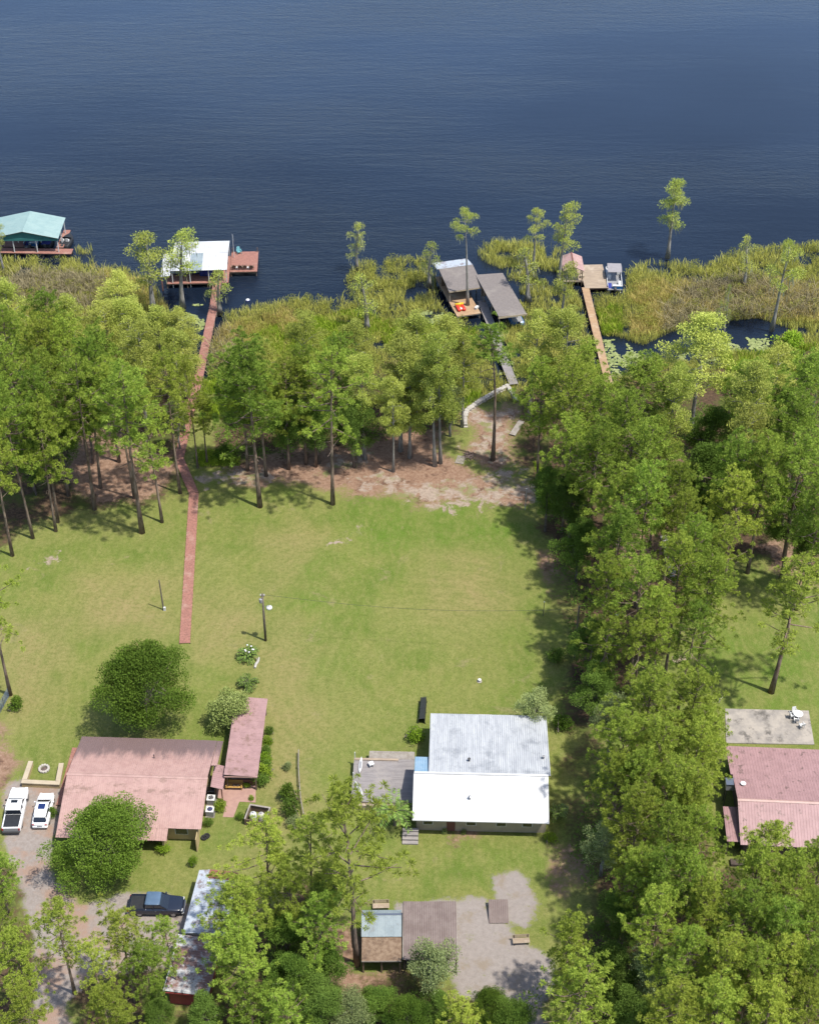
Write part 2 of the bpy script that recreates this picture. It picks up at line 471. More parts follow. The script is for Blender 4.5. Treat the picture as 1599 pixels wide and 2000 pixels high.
LUSH = [[(690, 985), (800, 985), (960, 960), (1010, 1010), (1050, 1060), (900, 1100), (700, 1090)], [(930, 890), (985, 890), (980, 920), (900, 930), (890, 880)],
        [(640, 1480), (690, 1480), (690, 1570), (620, 1590)], [(930, 1625), (1090, 1630), (1090, 1700), (1000, 1700), (930, 1680)], [(560, 1100), (650, 1060), (660, 1340), (600, 1340)],
        [(850, 790), (905, 800), (900, 830), (860, 840)], [(1400, 1230), (1640, 1230), (1640, 1420), (1360, 1400)]]
PALE = [[(520, 1040), (620, 1040), (620, 1130), (540, 1150)], [(540, 1220), (630, 1220), (625, 1330), (530, 1360), (510, 1300)], [(385, 1170), (500, 1180), (510, 1260), (390, 1290)], [(500, 1340), (560, 1330), (620, 1420), (530, 1440)], [(520, 1440), (590, 1440), (620, 1600), (520, 1640)], [(850, 1080), (950, 1090), (960, 1180), (860, 1190)],
        [(150, 1130), (330, 1130), (300, 1230), (160, 1230)], [(10, 1210), (110, 1220), (100, 1360), (20, 1400)]]

def axis(lo, hi, step, out):
    a = list(np.arange(lo, hi + .01, step))
    s = step
    while a[-1] < out[1]: s *= 1.35; a.append(a[-1] + s)
    s = step
    while a[0] > out[0]: s *= 1.35; a.insert(0, a[0] - s)
    return np.array(a)
gx = axis(-74, 76, .36, (-700, 700)); gy = axis(82, 236, .36, (-400, 330))
GX, GY = np.meshgrid(gx, gy)
rng = np.random.default_rng(5)
def value_noise(X, Y, cell, seed):
    r = np.random.default_rng(seed); t = r.random((256, 256))
    u, v = X / cell, Y / cell
    i, j = np.floor(u).astype(int), np.floor(v).astype(int)
    fu, fv = u - i, v - j
    fu = fu * fu * (3 - 2 * fu); fv = fv * fv * (3 - 2 * fv)
    g = lambda a, b: t[a % 256, b % 256]
    return (g(i, j) * (1 - fu) + g(i + 1, j) * fu) * (1 - fv) + (g(i, j + 1) * (1 - fu) + g(i + 1, j + 1) * fu) * fv
wob = lambda s: (value_noise(GX, GY, 3.0, s) - .5) * 3.0 + (value_noise(GX, GY, 1.0, s + 1) - .5) * 1.6
WX, WY = GX + wob(1), GY + wob(3)
sd_land = sdist(WX, WY, LANDPOLY)
land = np.clip(.5 + sd_land / 4, 0, 1)
for pool in (POND, MID_POOL): land = land * (1 - soft(WX, WY, [pool], 1.0))
GZ = -1.0 + land * 1.0 + (value_noise(GX, GY, 5, 9) - .5) * .10 * (land > .99)
zones = dict(forest=soft(WX, WY, FOREST, 2.2), straw=soft(WX, WY, STRAW, 1.6), sand=soft(WX, WY, SANDP, 1.4), gravel=soft(GX + wob(1) * .35, GY + wob(3) * .35, GRAVEL, .7),
             drive=soft(GX + wob(1) * .35, GY + wob(3) * .35, DRIVE, .7), lush=soft(WX, WY, LUSH, 4.0), pale=soft(WX, WY, PALE, 4.0), mud=1 - np.clip((sd_land - .5) / 5, 0, 1))
nx, ny = len(gx), len(gy)
verts = np.stack([GX, GY, GZ], -1).reshape(-1, 3)
ii = (np.arange(ny - 1)[:, None] * nx + np.arange(nx - 1)[None, :]).ravel()
me = np_mesh('ground', verts, np.stack([ii, ii + 1, ii + nx + 1, ii + nx], 1))
for k, a in zones.items():
    at_ = me.attributes.new(k, 'FLOAT', 'POINT'); at_.data.foreach_set('value', a.astype(np.float32).ravel())
me.polygons.foreach_set('use_smooth', np.ones(len(ii), bool))

t = NT('ground_cover')
n_big = t.noise(.055, 4, .6); n_mid = t.noise(.3, 5, .65); n_fine = t.noise(2.2, 6, .75); n_grain = t.noise(9., 3, .7)
streak = t.noise(.8, 3, .6, t.scaled((1.0, .12, 1), (0, 0, .05)))
n_pat = t.noise(.12, 5, .62, None, .8)
lawn = t.mix(t.ramp(n_pat, .36, .64), (.088, .125, .022), (.175, .165, .055))
lawn = t.mix(t.math('MULTIPLY', t.ramp(n_mid, .38, .66), .55), lawn, (.125, .155, .034))
lawn = t.mix(t.math('MULTIPLY', t.ramp(streak, .38, .72), .5), lawn, (.150, .172, .042))
lawn = t.mix(t.math('MULTIPLY', t.ramp(n_big, .45, .62), .6), lawn, (.195, .180, .066))
lawn = t.mix(t.math('MULTIPLY', t.attr('pale'), t.ramp(n_mid, .12, .58)), lawn, (.250, .185, .095))
lawn = t.mix(t.math('MULTIPLY', t.math('MULTIPLY', t.attr('lush'), .9), t.ramp(t.noise(.2, 5, .6), .25, .7)), lawn, (.080, .140, .016))
n_mot = t.noise(.9, 4, .7, t.scaled((1.3, .6, 1), (0, 0, .5)))
lawn = t.mix(t.math('MULTIPLY', t.ramp(n_mot, .42, .66), .4), lawn, (.235, .205, .085))
bare = t.ramp(t.noise(.21, 6, .72, None, .6), .60, .70)
lawn = t.mix(t.math('MULTIPLY', bare, .6), lawn, (.235, .180, .110))
ctr = t.n('ShaderNodeVectorMath', operation='SUBTRACT'); t.set(ctr.inputs[0], t.pos()); ctr.inputs[1].default_value = (2.0, 131.0, 0)
wv = t.n('ShaderNodeTexWave'); wv.wave_type = 'RINGS'; wv.rings_direction = 'Z'
wv.inputs['Scale'].default_value = .20; wv.inputs['Distortion'].default_value = 7.0; wv.inputs['Detail'].default_value = 3; wv.inputs['Detail Scale'].default_value = .5
t.set(wv.inputs['Vector'], ctr.outputs[0])
lawn = t.mix(t.math('MULTIPLY', t.math('MULTIPLY', wv.outputs['Fac'], t.ramp(n_big, .3, .6)), .17), lawn, (.075, .105, .018))      # mower passes
lawn = t.mix(t.math('MULTIPLY', t.ramp(n_fine, .38, .72), .6), lawn, (.062, .085, .013))
lawn = t.mix(t.math('MULTIPLY', t.ramp(n_grain, .48, .75), .5), lawn, (.28, .26, .12))
lawn = t.mix(1.0, lawn, (.90, .95, .84), 'MULTIPLY')
def zone(base, name, col, width=.3, n=n_fine):
    m = t.ramp(t.math('ADD', t.attr(name), t.math('MULTIPLY', t.math('SUBTRACT', n, .5), 1.5)), .5 - width, .5 + width)
    return t.mix(m, base, col)
litter = t.mix(t.ramp(n_fine, .35, .7), (.045, .030, .020), (.11, .070, .042))
litter = t.mix(t.ramp(n_mid, .45, .65), litter, (.06, .075, .018))
straw = t.mix(t.ramp(n_fine, .35, .7), (.165, .098, .065), (.255, .170, .120))
straw = t.mix(t.math('MULTIPLY', t.ramp(t.noise(.5, 5, .7), .50, .66), .85), straw, (.085, .048, .034))
sandc = t.mix(t.ramp(n_fine, .35, .7), (.30, .24, .19), (.19, .145, .115))
sandc = t.mix(t.ramp(n_mid, .48, .62), sandc, (.16, .155, .065))
grav = t.mix(t.ramp(n_fine, .3, .75), (.245, .215, .195), (.185, .155, .135))
grav = t.mix(t.ramp(t.noise(.25, 5, .65), .45, .62), grav, (.24, .165, .125))
driv = t.mix(t.ramp(n_fine, .3, .75), (.245, .215, .195), (.19, .165, .148))
driv = t.mix(t.ramp(t.noise(.35, 5, .7), .52, .68), driv, (.20, .165, .13))
driv = t.mix(t.math('MULTIPLY', t.ramp(t.noise(.6, 5, .7), .58, .68), .7), driv, (.15, .15, .065))
c = zone(lawn, 'mud', (.08, .09, .03), .3)
c = zone(c, 'forest', litter, .3)
c = zone(c, 'straw', straw, .35)
n_patch = t.noise(.55, 5, .72, None, .4)
m_sand = t.ramp(t.math('ADD', t.math('MULTIPLY', t.attr('sand'), .62), t.math('MULTIPLY', t.math('SUBTRACT', n_patch, .5), 3.2)), .38, .72)
m_sand = t.math('MULTIPLY', m_sand, t.ramp(t.attr('sand'), .02, .4))
c = t.mix(m_sand, c, sandc)
c = zone(c, 'gravel', grav, .25)
c = zone(c, 'drive', driv, .25)
t.surf(c, .95, 0, t.bump(t.math('ADD', n_fine, n_grain), .5, .08), .1)
ground = link('ground', me, M['ground_cover']); tag(ground, kind='structure')

# ---- lake
t = NT('lake_water')
rot = (0, 0, R(8))
w1 = t.noise(1.0, 4, .6, t.scaled((.10, .55, 1), rot), .4)
w2 = t.noise(1.0, 5, .65, t.scaled((.9, 2.3, 1), rot), .3)
w3 = t.noise(1.0, 2, .5, t.scaled((.012, .035, 1), rot))
h = t.math('ADD', t.math('MULTIPLY', w1, .8), t.math('MULTIPLY', w2, .55))
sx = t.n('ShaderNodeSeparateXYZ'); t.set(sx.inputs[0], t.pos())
off = t.ramp(t.math('ADD', sx.outputs[1], t.math('MULTIPLY', t.noise(.012, 3, .5), 120.0)), 265.0, 430.0)   # sky-reflection gradient painted into the base colour: dark inshore, paler blue farther out
lake_tone = t.mix(off, (.005, .009, .018), (.017, .030, .058))
bn_ = t.n('ShaderNodeBump'); bn_.inputs['Distance'].default_value = .35; t.set(bn_.inputs['Height'], h)
t.set(bn_.inputs['Strength'], t.math('ADD', t.math('MULTIPLY', t.ramp(w3, .3, .7), .45), .14))
b = t.surf(lake_tone, .10, 0, bn_.outputs[0], .5)
b.inputs['IOR'].default_value = 1.33
t.set(b.inputs['Roughness'], t.math('ADD', t.math('MULTIPLY', t.ramp(w3, .3, .75), .12), .08))
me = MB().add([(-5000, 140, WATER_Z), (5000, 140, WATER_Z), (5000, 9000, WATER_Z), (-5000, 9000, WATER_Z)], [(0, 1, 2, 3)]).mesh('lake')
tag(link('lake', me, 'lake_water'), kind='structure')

# ---- blades (reeds, grass): one stuff object per kind of growth
def sample_poly(polys, n, holes=(), seed=0, z=0., minsd=0., lim=True):
    r = np.random.default_rng(seed)
    ps = [W(p, z) for p in polys]
    allp = np.concatenate(ps)
    x0, y0 = allp.min(0); x1, y1 = allp.max(0)
    if lim: x0, x1 = max(x0, -85), min(x1, 88)
    out = []
    while sum(len(o) for o in out) < n:
        X = r.uniform(x0, x1, n); Y = r.uniform(y0, y1, n)
        ok = np.zeros(n, bool)
        for p in ps: ok |= sdist(X, Y, p) > minsd
        for hp in holes: ok &= sdist(X, Y, W(hp, z)) < 0
        out.append(np.stack([X[ok], Y[ok]], 1))
        if ok.sum() == 0: break
    return np.concatenate(out)[:n]

def blades(P, z0, hmin, hmax, wmin, wmax, seed, lean=.35, bend=True):
    r = np.random.default_rng(seed); n = len(P)
    h = r.uniform(hmin, hmax, n) * (.5 + .45 * value_noise(P[:, 0], P[:, 1], 4, seed) + .6 * value_noise(P[:, 0], P[:, 1], 1.3, seed + 7))
    w = r.uniform(wmin, wmax, n)
    a = r.uniform(0, 2 * np.pi, n); sd = np.stack([np.cos(a), np.sin(a), 0 * a], 1)
    la = r.uniform(0, 2 * np.pi, n); lm = r.random(n) ** 2 * lean * 2.2
    tip = np.stack([np.cos(la) * lm * h, np.sin(la) * lm * h, h], 1)
    mid = np.stack([np.cos(la) * lm * h * .25, np.sin(la) * lm * h * .25, h * .6], 1)
    b0 = np.concatenate([P, np.full((n, 1), z0)], 1)
    V = np.stack([b0 - sd * (w * .35)[:, None], b0 + sd * (w * .35)[:, None], b0 + mid + sd * (w * .5)[:, None], b0 + mid - sd * (w * .5)[:, None],
                  b0 + tip + sd * (w * .12)[:, None], b0 + tip - sd * (w * .12)[:, None]], 1).reshape(-1, 3)
    i = np.arange(n) * 6
    Q = np.concatenate([np.stack([i, i + 1, i + 2, i + 3], 1), np.stack([i + 3, i + 2, i + 4, i + 5], 1)])
    var = np.clip(r.random(n) * .6 + value_noise(P[:, 0], P[:, 1], 6, seed + 3) * .35 + value_noise(P[:, 0], P[:, 1], 1.6, seed + 5) * .35 - .15, 0, 1)
    return V, Q, np.repeat(var, 6)

DOCK_HOLES = [[(850, 505), (935, 505), (985, 525), (1022, 628), (885, 628)], [(1095, 490), (1215, 505), (1225, 575), (1130, 580)], [(312, 470), (510, 470), (508, 560), (310, 560)],
              [(405, 555), (432, 555), (405, 745), (376, 745)], [(1128, 560), (1153, 560), (1200, 745), (1172, 745)], POND, LEFT_POOL, [(930, 630), (975, 630), (1012, 745), (982, 745)]]
GREEN_PATCH = [[(1140, 590), (1215, 600), (1215, 650), (1165, 655)], [(520, 640), (720, 600), (760, 650), (640, 690), (430, 730)], [(730, 630), (930, 640), (930, 670), (760, 690)],
               [(800, 720), (930, 720), (940, 770), (880, 830), (840, 780)], [(1400, 690), (1640, 670), (1640, 730), (1420, 730)], [(400, 735), (520, 720), (500, 800), (390, 830)]]
TAN_PATCH = [[(1220, 560), (1290, 540), (1400, 560), (1599, 540), (1700, 560), (1700, 640), (1480, 620), (1340, 620), (1290, 650), (1230, 660)], [(420, 640), (560, 600), (600, 640), (480, 700), (410, 720)],
             [(180, 520), (290, 550), (330, 600), (200, 610)]]
BROWN_PATCH = [[(0, 540), (90, 530), (210, 545), (250, 600), (180, 640), (60, 600), (0, 590)], [(410, 650), (470, 650), (480, 720), (400, 735)], [(1330, 560), (1440, 540), (1599, 560), (1599, 620), (1330, 630)], [(1290, 600), (1340, 590), (1350, 640), (1290, 650)]]
def growth(name, polys, n, mat, hs, ws, seed, label, z0=-.55, holes=DOCK_HOLES, lean=.35):
    P = sample_poly(polys, n, holes, seed)
    sd = np.max([sdist(P[:, 0], P[:, 1], W(p)) for p in polys], 0)
    P = P[(value_noise(P[:, 0], P[:, 1], 2.4, seed + 11) < .74) & (np.random.default_rng(seed).random(len(P)) < .3 + sd / 3)]
    V, Q, var = blades(P, z0, *hs, *ws, seed, lean)
    o = link(name, np_mesh(name, V, Q, var), mat)
    return tag(o, label, name.replace('_', ' '), kind='stuff')
growth('marsh_reeds', MARSH, 150000, 'reed_blades', (.55, 1.35), (.05, .10), 21, 'tall yellow-green reeds growing along the lake edge')
growth('tan_reeds', TAN_PATCH, 42000, 'tan_reeds', (.7, 1.6), (.05, .10), 22, 'straw-coloured reeds mixed into the marsh')
growth('green_marsh_grass', GREEN_PATCH, 52000, 'green_reeds', (.6, 1.3), (.06, .13), 23, 'low bright green marsh grass behind the reeds', -.35)
growth('brown_brush', BROWN_PATCH, 20000, 'brown_brush', (.9, 2.0), (.06, .12), 24, 'dead gray-brown brush between the reeds', -.5, DOCK_HOLES, .8)
ROUGH = [[(380, 880), (470, 880), (470, 910), (380, 915)], [(1040, 900), (1075, 930), (1090, 1000), (1060, 990)]]
growth('rough_grass', ROUGH, 9000, 'green_reeds', (.2, .5), (.05, .10), 25, 'unmown rough grass along the wood edge', -.02, (), .7)

# ---- lily pads
def pads(polys, n, seed, rr=(.10, .30)):
    r = np.random.default_rng(seed); P = sample_poly(polys, n, (), seed)
    keep = value_noise(P[:, 0], P[:, 1], 1.5, seed) > .52
    P = P[keep]; n = len(P)
    a = np.arange(6) / 6 * 2 * np.pi
    rad = r.uniform(*rr, n)[:, None]
    z = WATER_Z + .03 + r.random((n, 1)) * .05
    V = np.stack([P[:, :1] + rad * np.cos(a), P[:, 1:] + rad * np.sin(a), z + r.normal(0, .03, (n, 6)).clip(-.02, .09)], -1).reshape(-1, 3)
    i = np.arange(n) * 6
    Q = np.concatenate([np.stack([i, i + 1, i + 2, i + 3], 1), np.stack([i, i + 3, i + 4, i + 5], 1)])
    return V, Q, np.repeat(r.random(n), 6)
V, Q, var = pads([[(1170, 660), (1215, 660), (1260, 700), (1330, 690), (1420, 660), (1500, 650), (1500, 690), (1330, 715), (1240, 735), (1185, 735)], MID_POOL, [(330, 590), (395, 590), (400, 640), (350, 640)],
                  [(800, 590), (860, 600), (880, 635), (800, 620)]], 4200, 31)
tag(link('lily_pads', np_mesh('lily_pads', V, Q, var), 'lily_leaves'), 'pale green lily pads floating on the dark marsh pond', 'lily pads', kind='stuff')
# ================================================================== vegetation builders
def unit(a): return a / (np.linalg.norm(a, axis=1, keepdims=True) + 1e-9)

def leaf_mesh(name, B, D, L, Wd, r, var, taper=.2):
    n = len(B)
    S = unit(np.cross(D, r.normal(size=(n, 3))))
    L = np.broadcast_to(L, n)[:, None]; Wd = np.broadcast_to(Wd, n)[:, None]
    V = np.stack([B - S * Wd * taper, B + D * L * .55 - S * Wd * .5, B + D * L, B + D * L * .55 + S * Wd * .5], 1).reshape(-1, 3)
    i = np.arange(n) * 4
    return np_mesh(name, V, np.stack([i, i + 3, i + 2, i + 1], 1), np.repeat(np.clip(var, 0, 1), 4))

def rot_wobble(r, h, amp, n=7):
    pts = []
    ax, ay = r.uniform(-1, 1, 2) * amp
    p1, p2 = r.uniform(0, 6, 2)
    for i in range(n):
        t = i / (n - 1)
        pts.append(Vector((ax * t * t + .12 * amp * math.sin(5 * t + p1) * t, ay * t * t + .12 * amp * math.sin(6 * t + p2) * t, h * t)))
    return pts
def on_path(pts, t):
    f = t * (len(pts) - 1); i = min(int(f), len(pts) - 2)
    return pts[i].lerp(pts[i + 1], f - i)

def make_pine(seed, h=22., cr=4., cb=.5, nb=36, per=8, needle=58, top=1.0, tuft=.44):
    r = np.random.default_rng(seed)
    path = rot_wobble(r, h, .9)
    tr = MB()
    r0 = .014 * h * .72
    tr.tube(path, [r0 * 1.35] + [r0 * (1 - .85 * (i / 6)) for i in range(1, 7)], 8)
    C = []
    for k in range(nb):
        t = (k + r.random()) / nb
        z = cb + (1 - cb) * t ** .85
        az = k * 2.39996 + r.normal(0, .35)
        prof = (.55 + .45 * math.sin(math.pi * min(t * .9 + .15, 1))) * (1 - .72 * t ** 3 * top)
        ln = cr * prof * r.uniform(.55, 1.15) * (1 + .22 * math.sin(az + seed))
        el = R(-8 + 58 * t + r.normal(0, 9))
        a = on_path(path, min(z, .99))
        d = Vector((math.cos(az) * math.cos(el), math.sin(az) * math.cos(el), math.sin(el)))
        b = a + d * ln
        m = a.lerp(b, .5) + Vector((r.normal(0, .15), r.normal(0, .15), -.06 * ln))
        tr.tube([a, m, b], [.075 * (1 - .5 * t), .05, .02], 4, False)
        for j in range(per):
            f = r.uniform(.45, 1.03)
            c = np.array(a.lerp(b, f)) + r.normal(0, 1, 3) * np.array([.62, .62, .42]) * (.35 + .65 * f)
            C.append((c, np.array(d)))
    for k in range(5):                                                    # dead limbs under the crown
        t = cb * r.uniform(.72, 1.0); az = r.uniform(0, 6.28); a = on_path(path, t)
        b = a + Vector((math.cos(az), math.sin(az), r.uniform(-.1, .3))) * r.uniform(.8, 2.2)
        m = a.lerp(b, .6) + Vector((0, 0, r.normal(0, .2)))
        tr.tube([a, m, b], [.05, .035, .012], 4, False)
    C.append((np.array(path[-1]), np.array([0, 0, 1.])))
    c0 = np.array([c for c, _ in C]); d0 = np.array([d for _, d in C])
    keep = []
    for i in range(len(c0)):
        if not keep or np.min(np.sum((c0[keep] - c0[i]) ** 2, 1)) > (1.2 * tuft) ** 2: keep.append(i)
    c0, d0 = c0[keep], d0[keep]
    n = len(c0)
    size = r.uniform(.75, 1.25, n) * tuft
    tv = r.random(n)
    c = np.repeat(c0, needle, 0); sz = np.repeat(size, needle)
    D = unit(r.normal(size=(n * needle, 3)) + np.array([0, 0, .42]) + .25 * np.repeat(d0, needle, 0))
    B = c + D * sz[:, None] * .12
    var = np.clip(np.repeat(tv, needle) * .55 + r.random(n * needle) * .45, 0, 1)
    cm = leaf_mesh('pine_crown', B, D, sz * r.uniform(.7, 1.0, n * needle), sz * .125, r, var)
    return tr.mesh('pine_trunk'), cm, dict(h=h, r=cr * .92, c=(cb + 1) / 2)

def lobes_crown(name, r, centers, radii, dens, leaf, lw, squash=.75, up=.45, drop=0.0):
    """leaves scattered through the shells of many lobes"""
    Bs, Ds, vs = [], [], []
    for c, rad in zip(centers, radii):
        n = int(dens * rad * rad)
        u = unit(r.normal(size=(n, 3)) + np.array([0, 0, .35]))
        rr = rad * r.random(n) ** .33
        B = c + u * rr[:, None] * np.array([1, 1, squash])
        D = unit(u * .7 + r.normal(size=(n, 3)) * .75 + np.array([0, 0, up]))
        D[:, 2] -= drop
        Bs.append(B); Ds.append(unit(D)); vs.append(np.clip(r.random() * .55 + r.random(n) * .5, 0, 1))
    B = np.concatenate(Bs); D = np.concatenate(Ds); v = np.concatenate(vs)
    L = leaf * r.uniform(.7, 1.3, len(B))
    return leaf_mesh(name, B, D, L, L * lw, r, v)

def make_lobed(seed, h, cr, cb, nl, lobe, dens, leaf, lw=.5, squash=.75, trunks=1, shape=1.0, trunk_r=.25, hollow=.55, fork=.35, drop=0., lop=.1):
    r = np.random.default_rng(seed)
    tr = MB()
    zc = h * (cb + 1) / 2; hh = h * (1 - cb) / 2
    cs, rs = [], []
    for k in range(nl):
        u = r.normal(size=3); u[2] += .25; u /= np.linalg.norm(u)
        q = hollow + (1 - hollow) * r.random()
        wz = u[2]
        az = math.atan2(u[1], u[0])
        wid = cr * (1 - .25 * shape * max(wz, 0)) * r.uniform(.80, 1.08) * (1 + lop * math.sin(2 * az + seed) + 1.1 * lop * math.sin(3 * az + 2 * seed))
        c = np.array([u[0] * wid * q, u[1] * wid * q, zc + wz * hh * q * .95])
        cs.append(c); rs.append(lobe * r.uniform(.7, 1.3))
    for s in range(trunks):
        off = Vector((r.normal(0, .25), r.normal(0, .25), 0)) if trunks > 1 else Vector()
        tp = [off, off * 1.4 + Vector((r.normal(0, .1), r.normal(0, .1), h * fork * .6)), off * 2 + Vector((r.normal(0, .2), r.normal(0, .2), h * fork)), Vector((r.normal(0, .3), r.normal(0, .3), h * .86))]
        tr.tube(tp, [trunk_r * 1.25, trunk_r, trunk_r * .8, trunk_r * .2], 8)
    for k in range(0, nl, 2):
        a = tp[1].lerp(tp[3], r.uniform(.1, .8)); b = Vector(cs[k]); m = a.lerp(b, .5) + Vector((0, 0, -.12 * (b - a).length * r.random()))
        tr.tube([a, m, b], [trunk_r * .3, trunk_r * .2, trunk_r * .06], 4, False)
    return tr.mesh('trunk'), lobes_crown('crown', r, cs, rs, dens, leaf, lw, squash, .45, drop), dict(h=h, r=cr + lobe * .5, c=(cb + 1) / 2)

def make_cypress(seed, h=17., cr=3.6, cb=.35, nb=30, dens=230, leaf=.24, moss=0, flat=.6, lobe=.95, fs=(.5, .78, 1.0)):
    r = np.random.default_rng(seed)
    path = rot_wobble(r, h, .6)
    tr = MB()
    tr.tube(path, [.42, .25, .2, .16, .12, .08, .03], 8)
    cs, rs = [], []
    for k in range(nb):
        t = (k + r.random()) / nb
        z = cb + (1 - cb) * t
        az = k * 2.39996 + r.normal(0, .3)
        ln = cr * (math.sin(math.pi * min(.2 + .75 * t, 1)) ** .7) * r.uniform(.55, 1.1)
        a = on_path(path, min(z, .99))
        b = a + Vector((math.cos(az) * ln, math.sin(az) * ln, ln * r.uniform(.05, .4)))
        tr.tube([a, a.lerp(b, .5) + Vector((0, 0, .1 * ln)), b], [.07, .04, .015], 4, False)
        for f in fs:
            cs.append(np.array(a.lerp(b, f)) + r.normal(0, .18, 3)); rs.append(lobe * r.uniform(.6, 1.15) * (.75 + .4 * f))
    cs.append(np.array(path[-1])); rs.append(lobe)
    cm = lobes_crown('cypress_crown', r, cs, rs, dens, leaf, .42, flat, .15)
    mm = None
    if moss:
        P = np.array([cs[i] for i in r.integers(0, len(cs), moss)]) + r.normal(0, .35, (moss, 3))
        D = unit(np.stack([r.normal(0, .12, moss), r.normal(0, .12, moss), -np.ones(moss)], 1))
        mm = leaf_mesh('spanish_moss', P, D, r.uniform(.6, 1.7, moss), .11, r, r.random(moss), .5)
    return tr.mesh('cypress_trunk'), cm, dict(h=h, r=cr + .4, c=(cb + 1) / 2, moss=mm)

SPECIES = {}
SPECIES['pine'] = [make_pine(100 + i, 22, 4.0, cb, nb, per + 7) for i, (cb, nb, per) in enumerate([(.50, 38, 9), (.45, 42, 9), (.54, 36, 10), (.42, 44, 9), (.52, 34, 10), (.47, 40, 10)])]
SPECIES['sparse'] = [make_pine(130 + i, 22, 4.0, cb, nb, per + 4) for i, (cb, nb, per) in enumerate([(.46, 26, 8), (.5, 24, 9), (.42, 28, 8)])]
SPECIES['young'] = [make_pine(140 + i, 14, 3.0, .2, 48, 7, top=1.25) for i in range(2)]
SPECIES['thin'] = [make_pine(150, 22, 2.3, .76, 22, 8)]
SPECIES['cypress'] = [make_cypress(200 + i, cb=cb, nb=nb) for i, (cb, nb) in enumerate([(.35, 30), (.42, 28), (.30, 34), (.38, 26)])]
SPECIES['tallcyp'] = [make_cypress(240, 22, 2.6, .74, 8, 230, .22, moss=60, lobe=.85, flat=.55, fs=(.7, 1.0))]
SPECIES['mossy'] = [make_cypress(220 + i, 12, 2.1, .42, 9, 230, .22, moss=120, lobe=.9, flat=.55, fs=(.6, 1.0)) for i in range(3)]
SPECIES['snag'] = [make_cypress(230 + i, 9, 1.2, .3, 9, 230, .19, moss=110, lobe=.6, fs=(.5, 1.0)) for i in range(2)]
SPECIES['oak'] = [make_lobed(300 + i, 9, 4.2, .10, 74, 1.12, 430, .175, .55, .8, hollow=.66) for i in range(3)]
SPECIES['darkoak'] = [make_lobed(310 + i, 13, 3.9, .22, 56, 1.1, 330, .21, .55, .75, hollow=.55, lop=.2) for i in range(3)]
SPECIES['grayoak'] = [make_lobed(320 + i, 10, 3.4, .25, 55, .9, 190, .24, .5, .7, hollow=.4) for i in range(2)]
SPECIES['bloom'] = [make_lobed(330, 4.6, 2.1, .1, 60, .6, 400, .18, .55, .8, trunks=3, trunk_r=.1)]
LEAF = dict(tallcyp='cypress_leaves', pine='pine_needles', sparse='pine_needles', young='pine_needles', thin='pine_needles', cypress='cypress_leaves', mossy='cypress_leaves', snag='cypress_leaves',
            oak='oak_leaves', darkoak='shrub_leaves', grayoak='graygreen_leaves', bloom='flowering_leaves')
BARK = dict(tallcyp='gray_bark', pine='pine_bark', sparse='pine_bark', young='pine_bark', thin='pine_bark', cypress='gray_bark', mossy='gray_bark', snag='gray_bark', oak='oak_bark', darkoak='oak_bark', grayoak='gray_bark', bloom='oak_bark')
NAME = dict(tallcyp='cypress_tree', pine='pine_tree', sparse='pine_tree', young='young_pine', thin='pine_tree', cypress='cypress_tree', mossy='cypress_tree', snag='cypress_tree', oak='oak_tree', darkoak='evergreen_tree', grayoak='oak_tree', bloom='flowering_shrub')
for k, vs in SPECIES.items():
    for tm, cm, inf in vs:
        tm.materials.append(M[BARK[k]]); cm.materials.append(M[LEAF[k]])
        for p in tm.polygons: p.use_smooth = True
        if inf.get('moss'): inf['moss'].materials.append(M['moss_strands'])
trng = random.Random(77)
count = {}
def plant(kind, base, h, rad, label, cat='tree', group=None, variant=None, lean=2.0):
    vs = SPECIES[kind]
    count[kind] = count.get(kind, -1) + 1
    tm, cm, inf = vs[(count[kind] if variant is None else variant) % len(vs)]
    root = thing(NAME[kind], label, cat, (base.x, base.y, base.z - .06), 0, group)
    root.scale = (rad / inf['r'], rad / inf['r'], h / inf['h'])
    root.rotation_euler = (R(trng.uniform(-lean, lean)), R(trng.uniform(-lean, lean)), trng.uniform(0, 6.28))
    link('trunk', tm, None, root)
    link('crown', cm, None, root)
    if inf.get('moss'): link('hanging_moss', inf['moss'], None, root)["kind"] = 'stuff'
    return root
FULL = dict(pine=1.08, cypress=1.04, darkoak=1.15, young=1.1, sparse=1.05)
def by_crown(kind, cx, cy, rpx, h):
    inf = SPECIES[kind][0][2]
    zc = h * inf['c']
    p = at(cx, cy, zc); s = to_px(p.x, p.y, zc)[2]
    return Vector((p.x, p.y, 0)), h, rpx / s * FULL.get(kind, 1.0)
def by_base(kind, bx, by, top, rpx):
    b = at(bx, by, 0); h = height_for(b, top)
    s = to_px(b.x, b.y, h * .75)[2]
    return b, h, rpx / s * FULL.get(kind, 1.0)
ORD = ['first', 'second', 'third', 'fourth', 'fifth', 'sixth', 'seventh', 'eighth', 'ninth', 'tenth', 'eleventh', 'twelfth', 'thirteenth', 'fourteenth']
WORD = dict(pine='pine', sparse='open-crowned pine', young='young pine', thin='thin bare-trunked pine', cypress='yellow-green cypress', mossy='mossy cypress', snag='narrow cypress', oak='oak', darkoak='dark evergreen tree', grayoak='gray-green oak')
def row(place, group, specs):
    """specs: (kind, 'c', cx, cy, rpx, h) or (kind, 'b', bx, by, top, rpx); ordinals count from the left"""
    specs = sorted(specs, key=lambda s: s[2])
    n = len(specs)
    for i, s in enumerate(specs):
        b, h, rad = (by_crown(s[0], *s[2:]) if s[1] == 'c' else by_base(s[0], *s[2:]))
        pos = 'leftmost' if i == 0 else ('rightmost' if i == n - 1 else ORD[i] + ' tree from the left')
        plant(s[0], b, h, rad, f"{WORD[s[0]]}, {pos} {place}", 'tree', group)
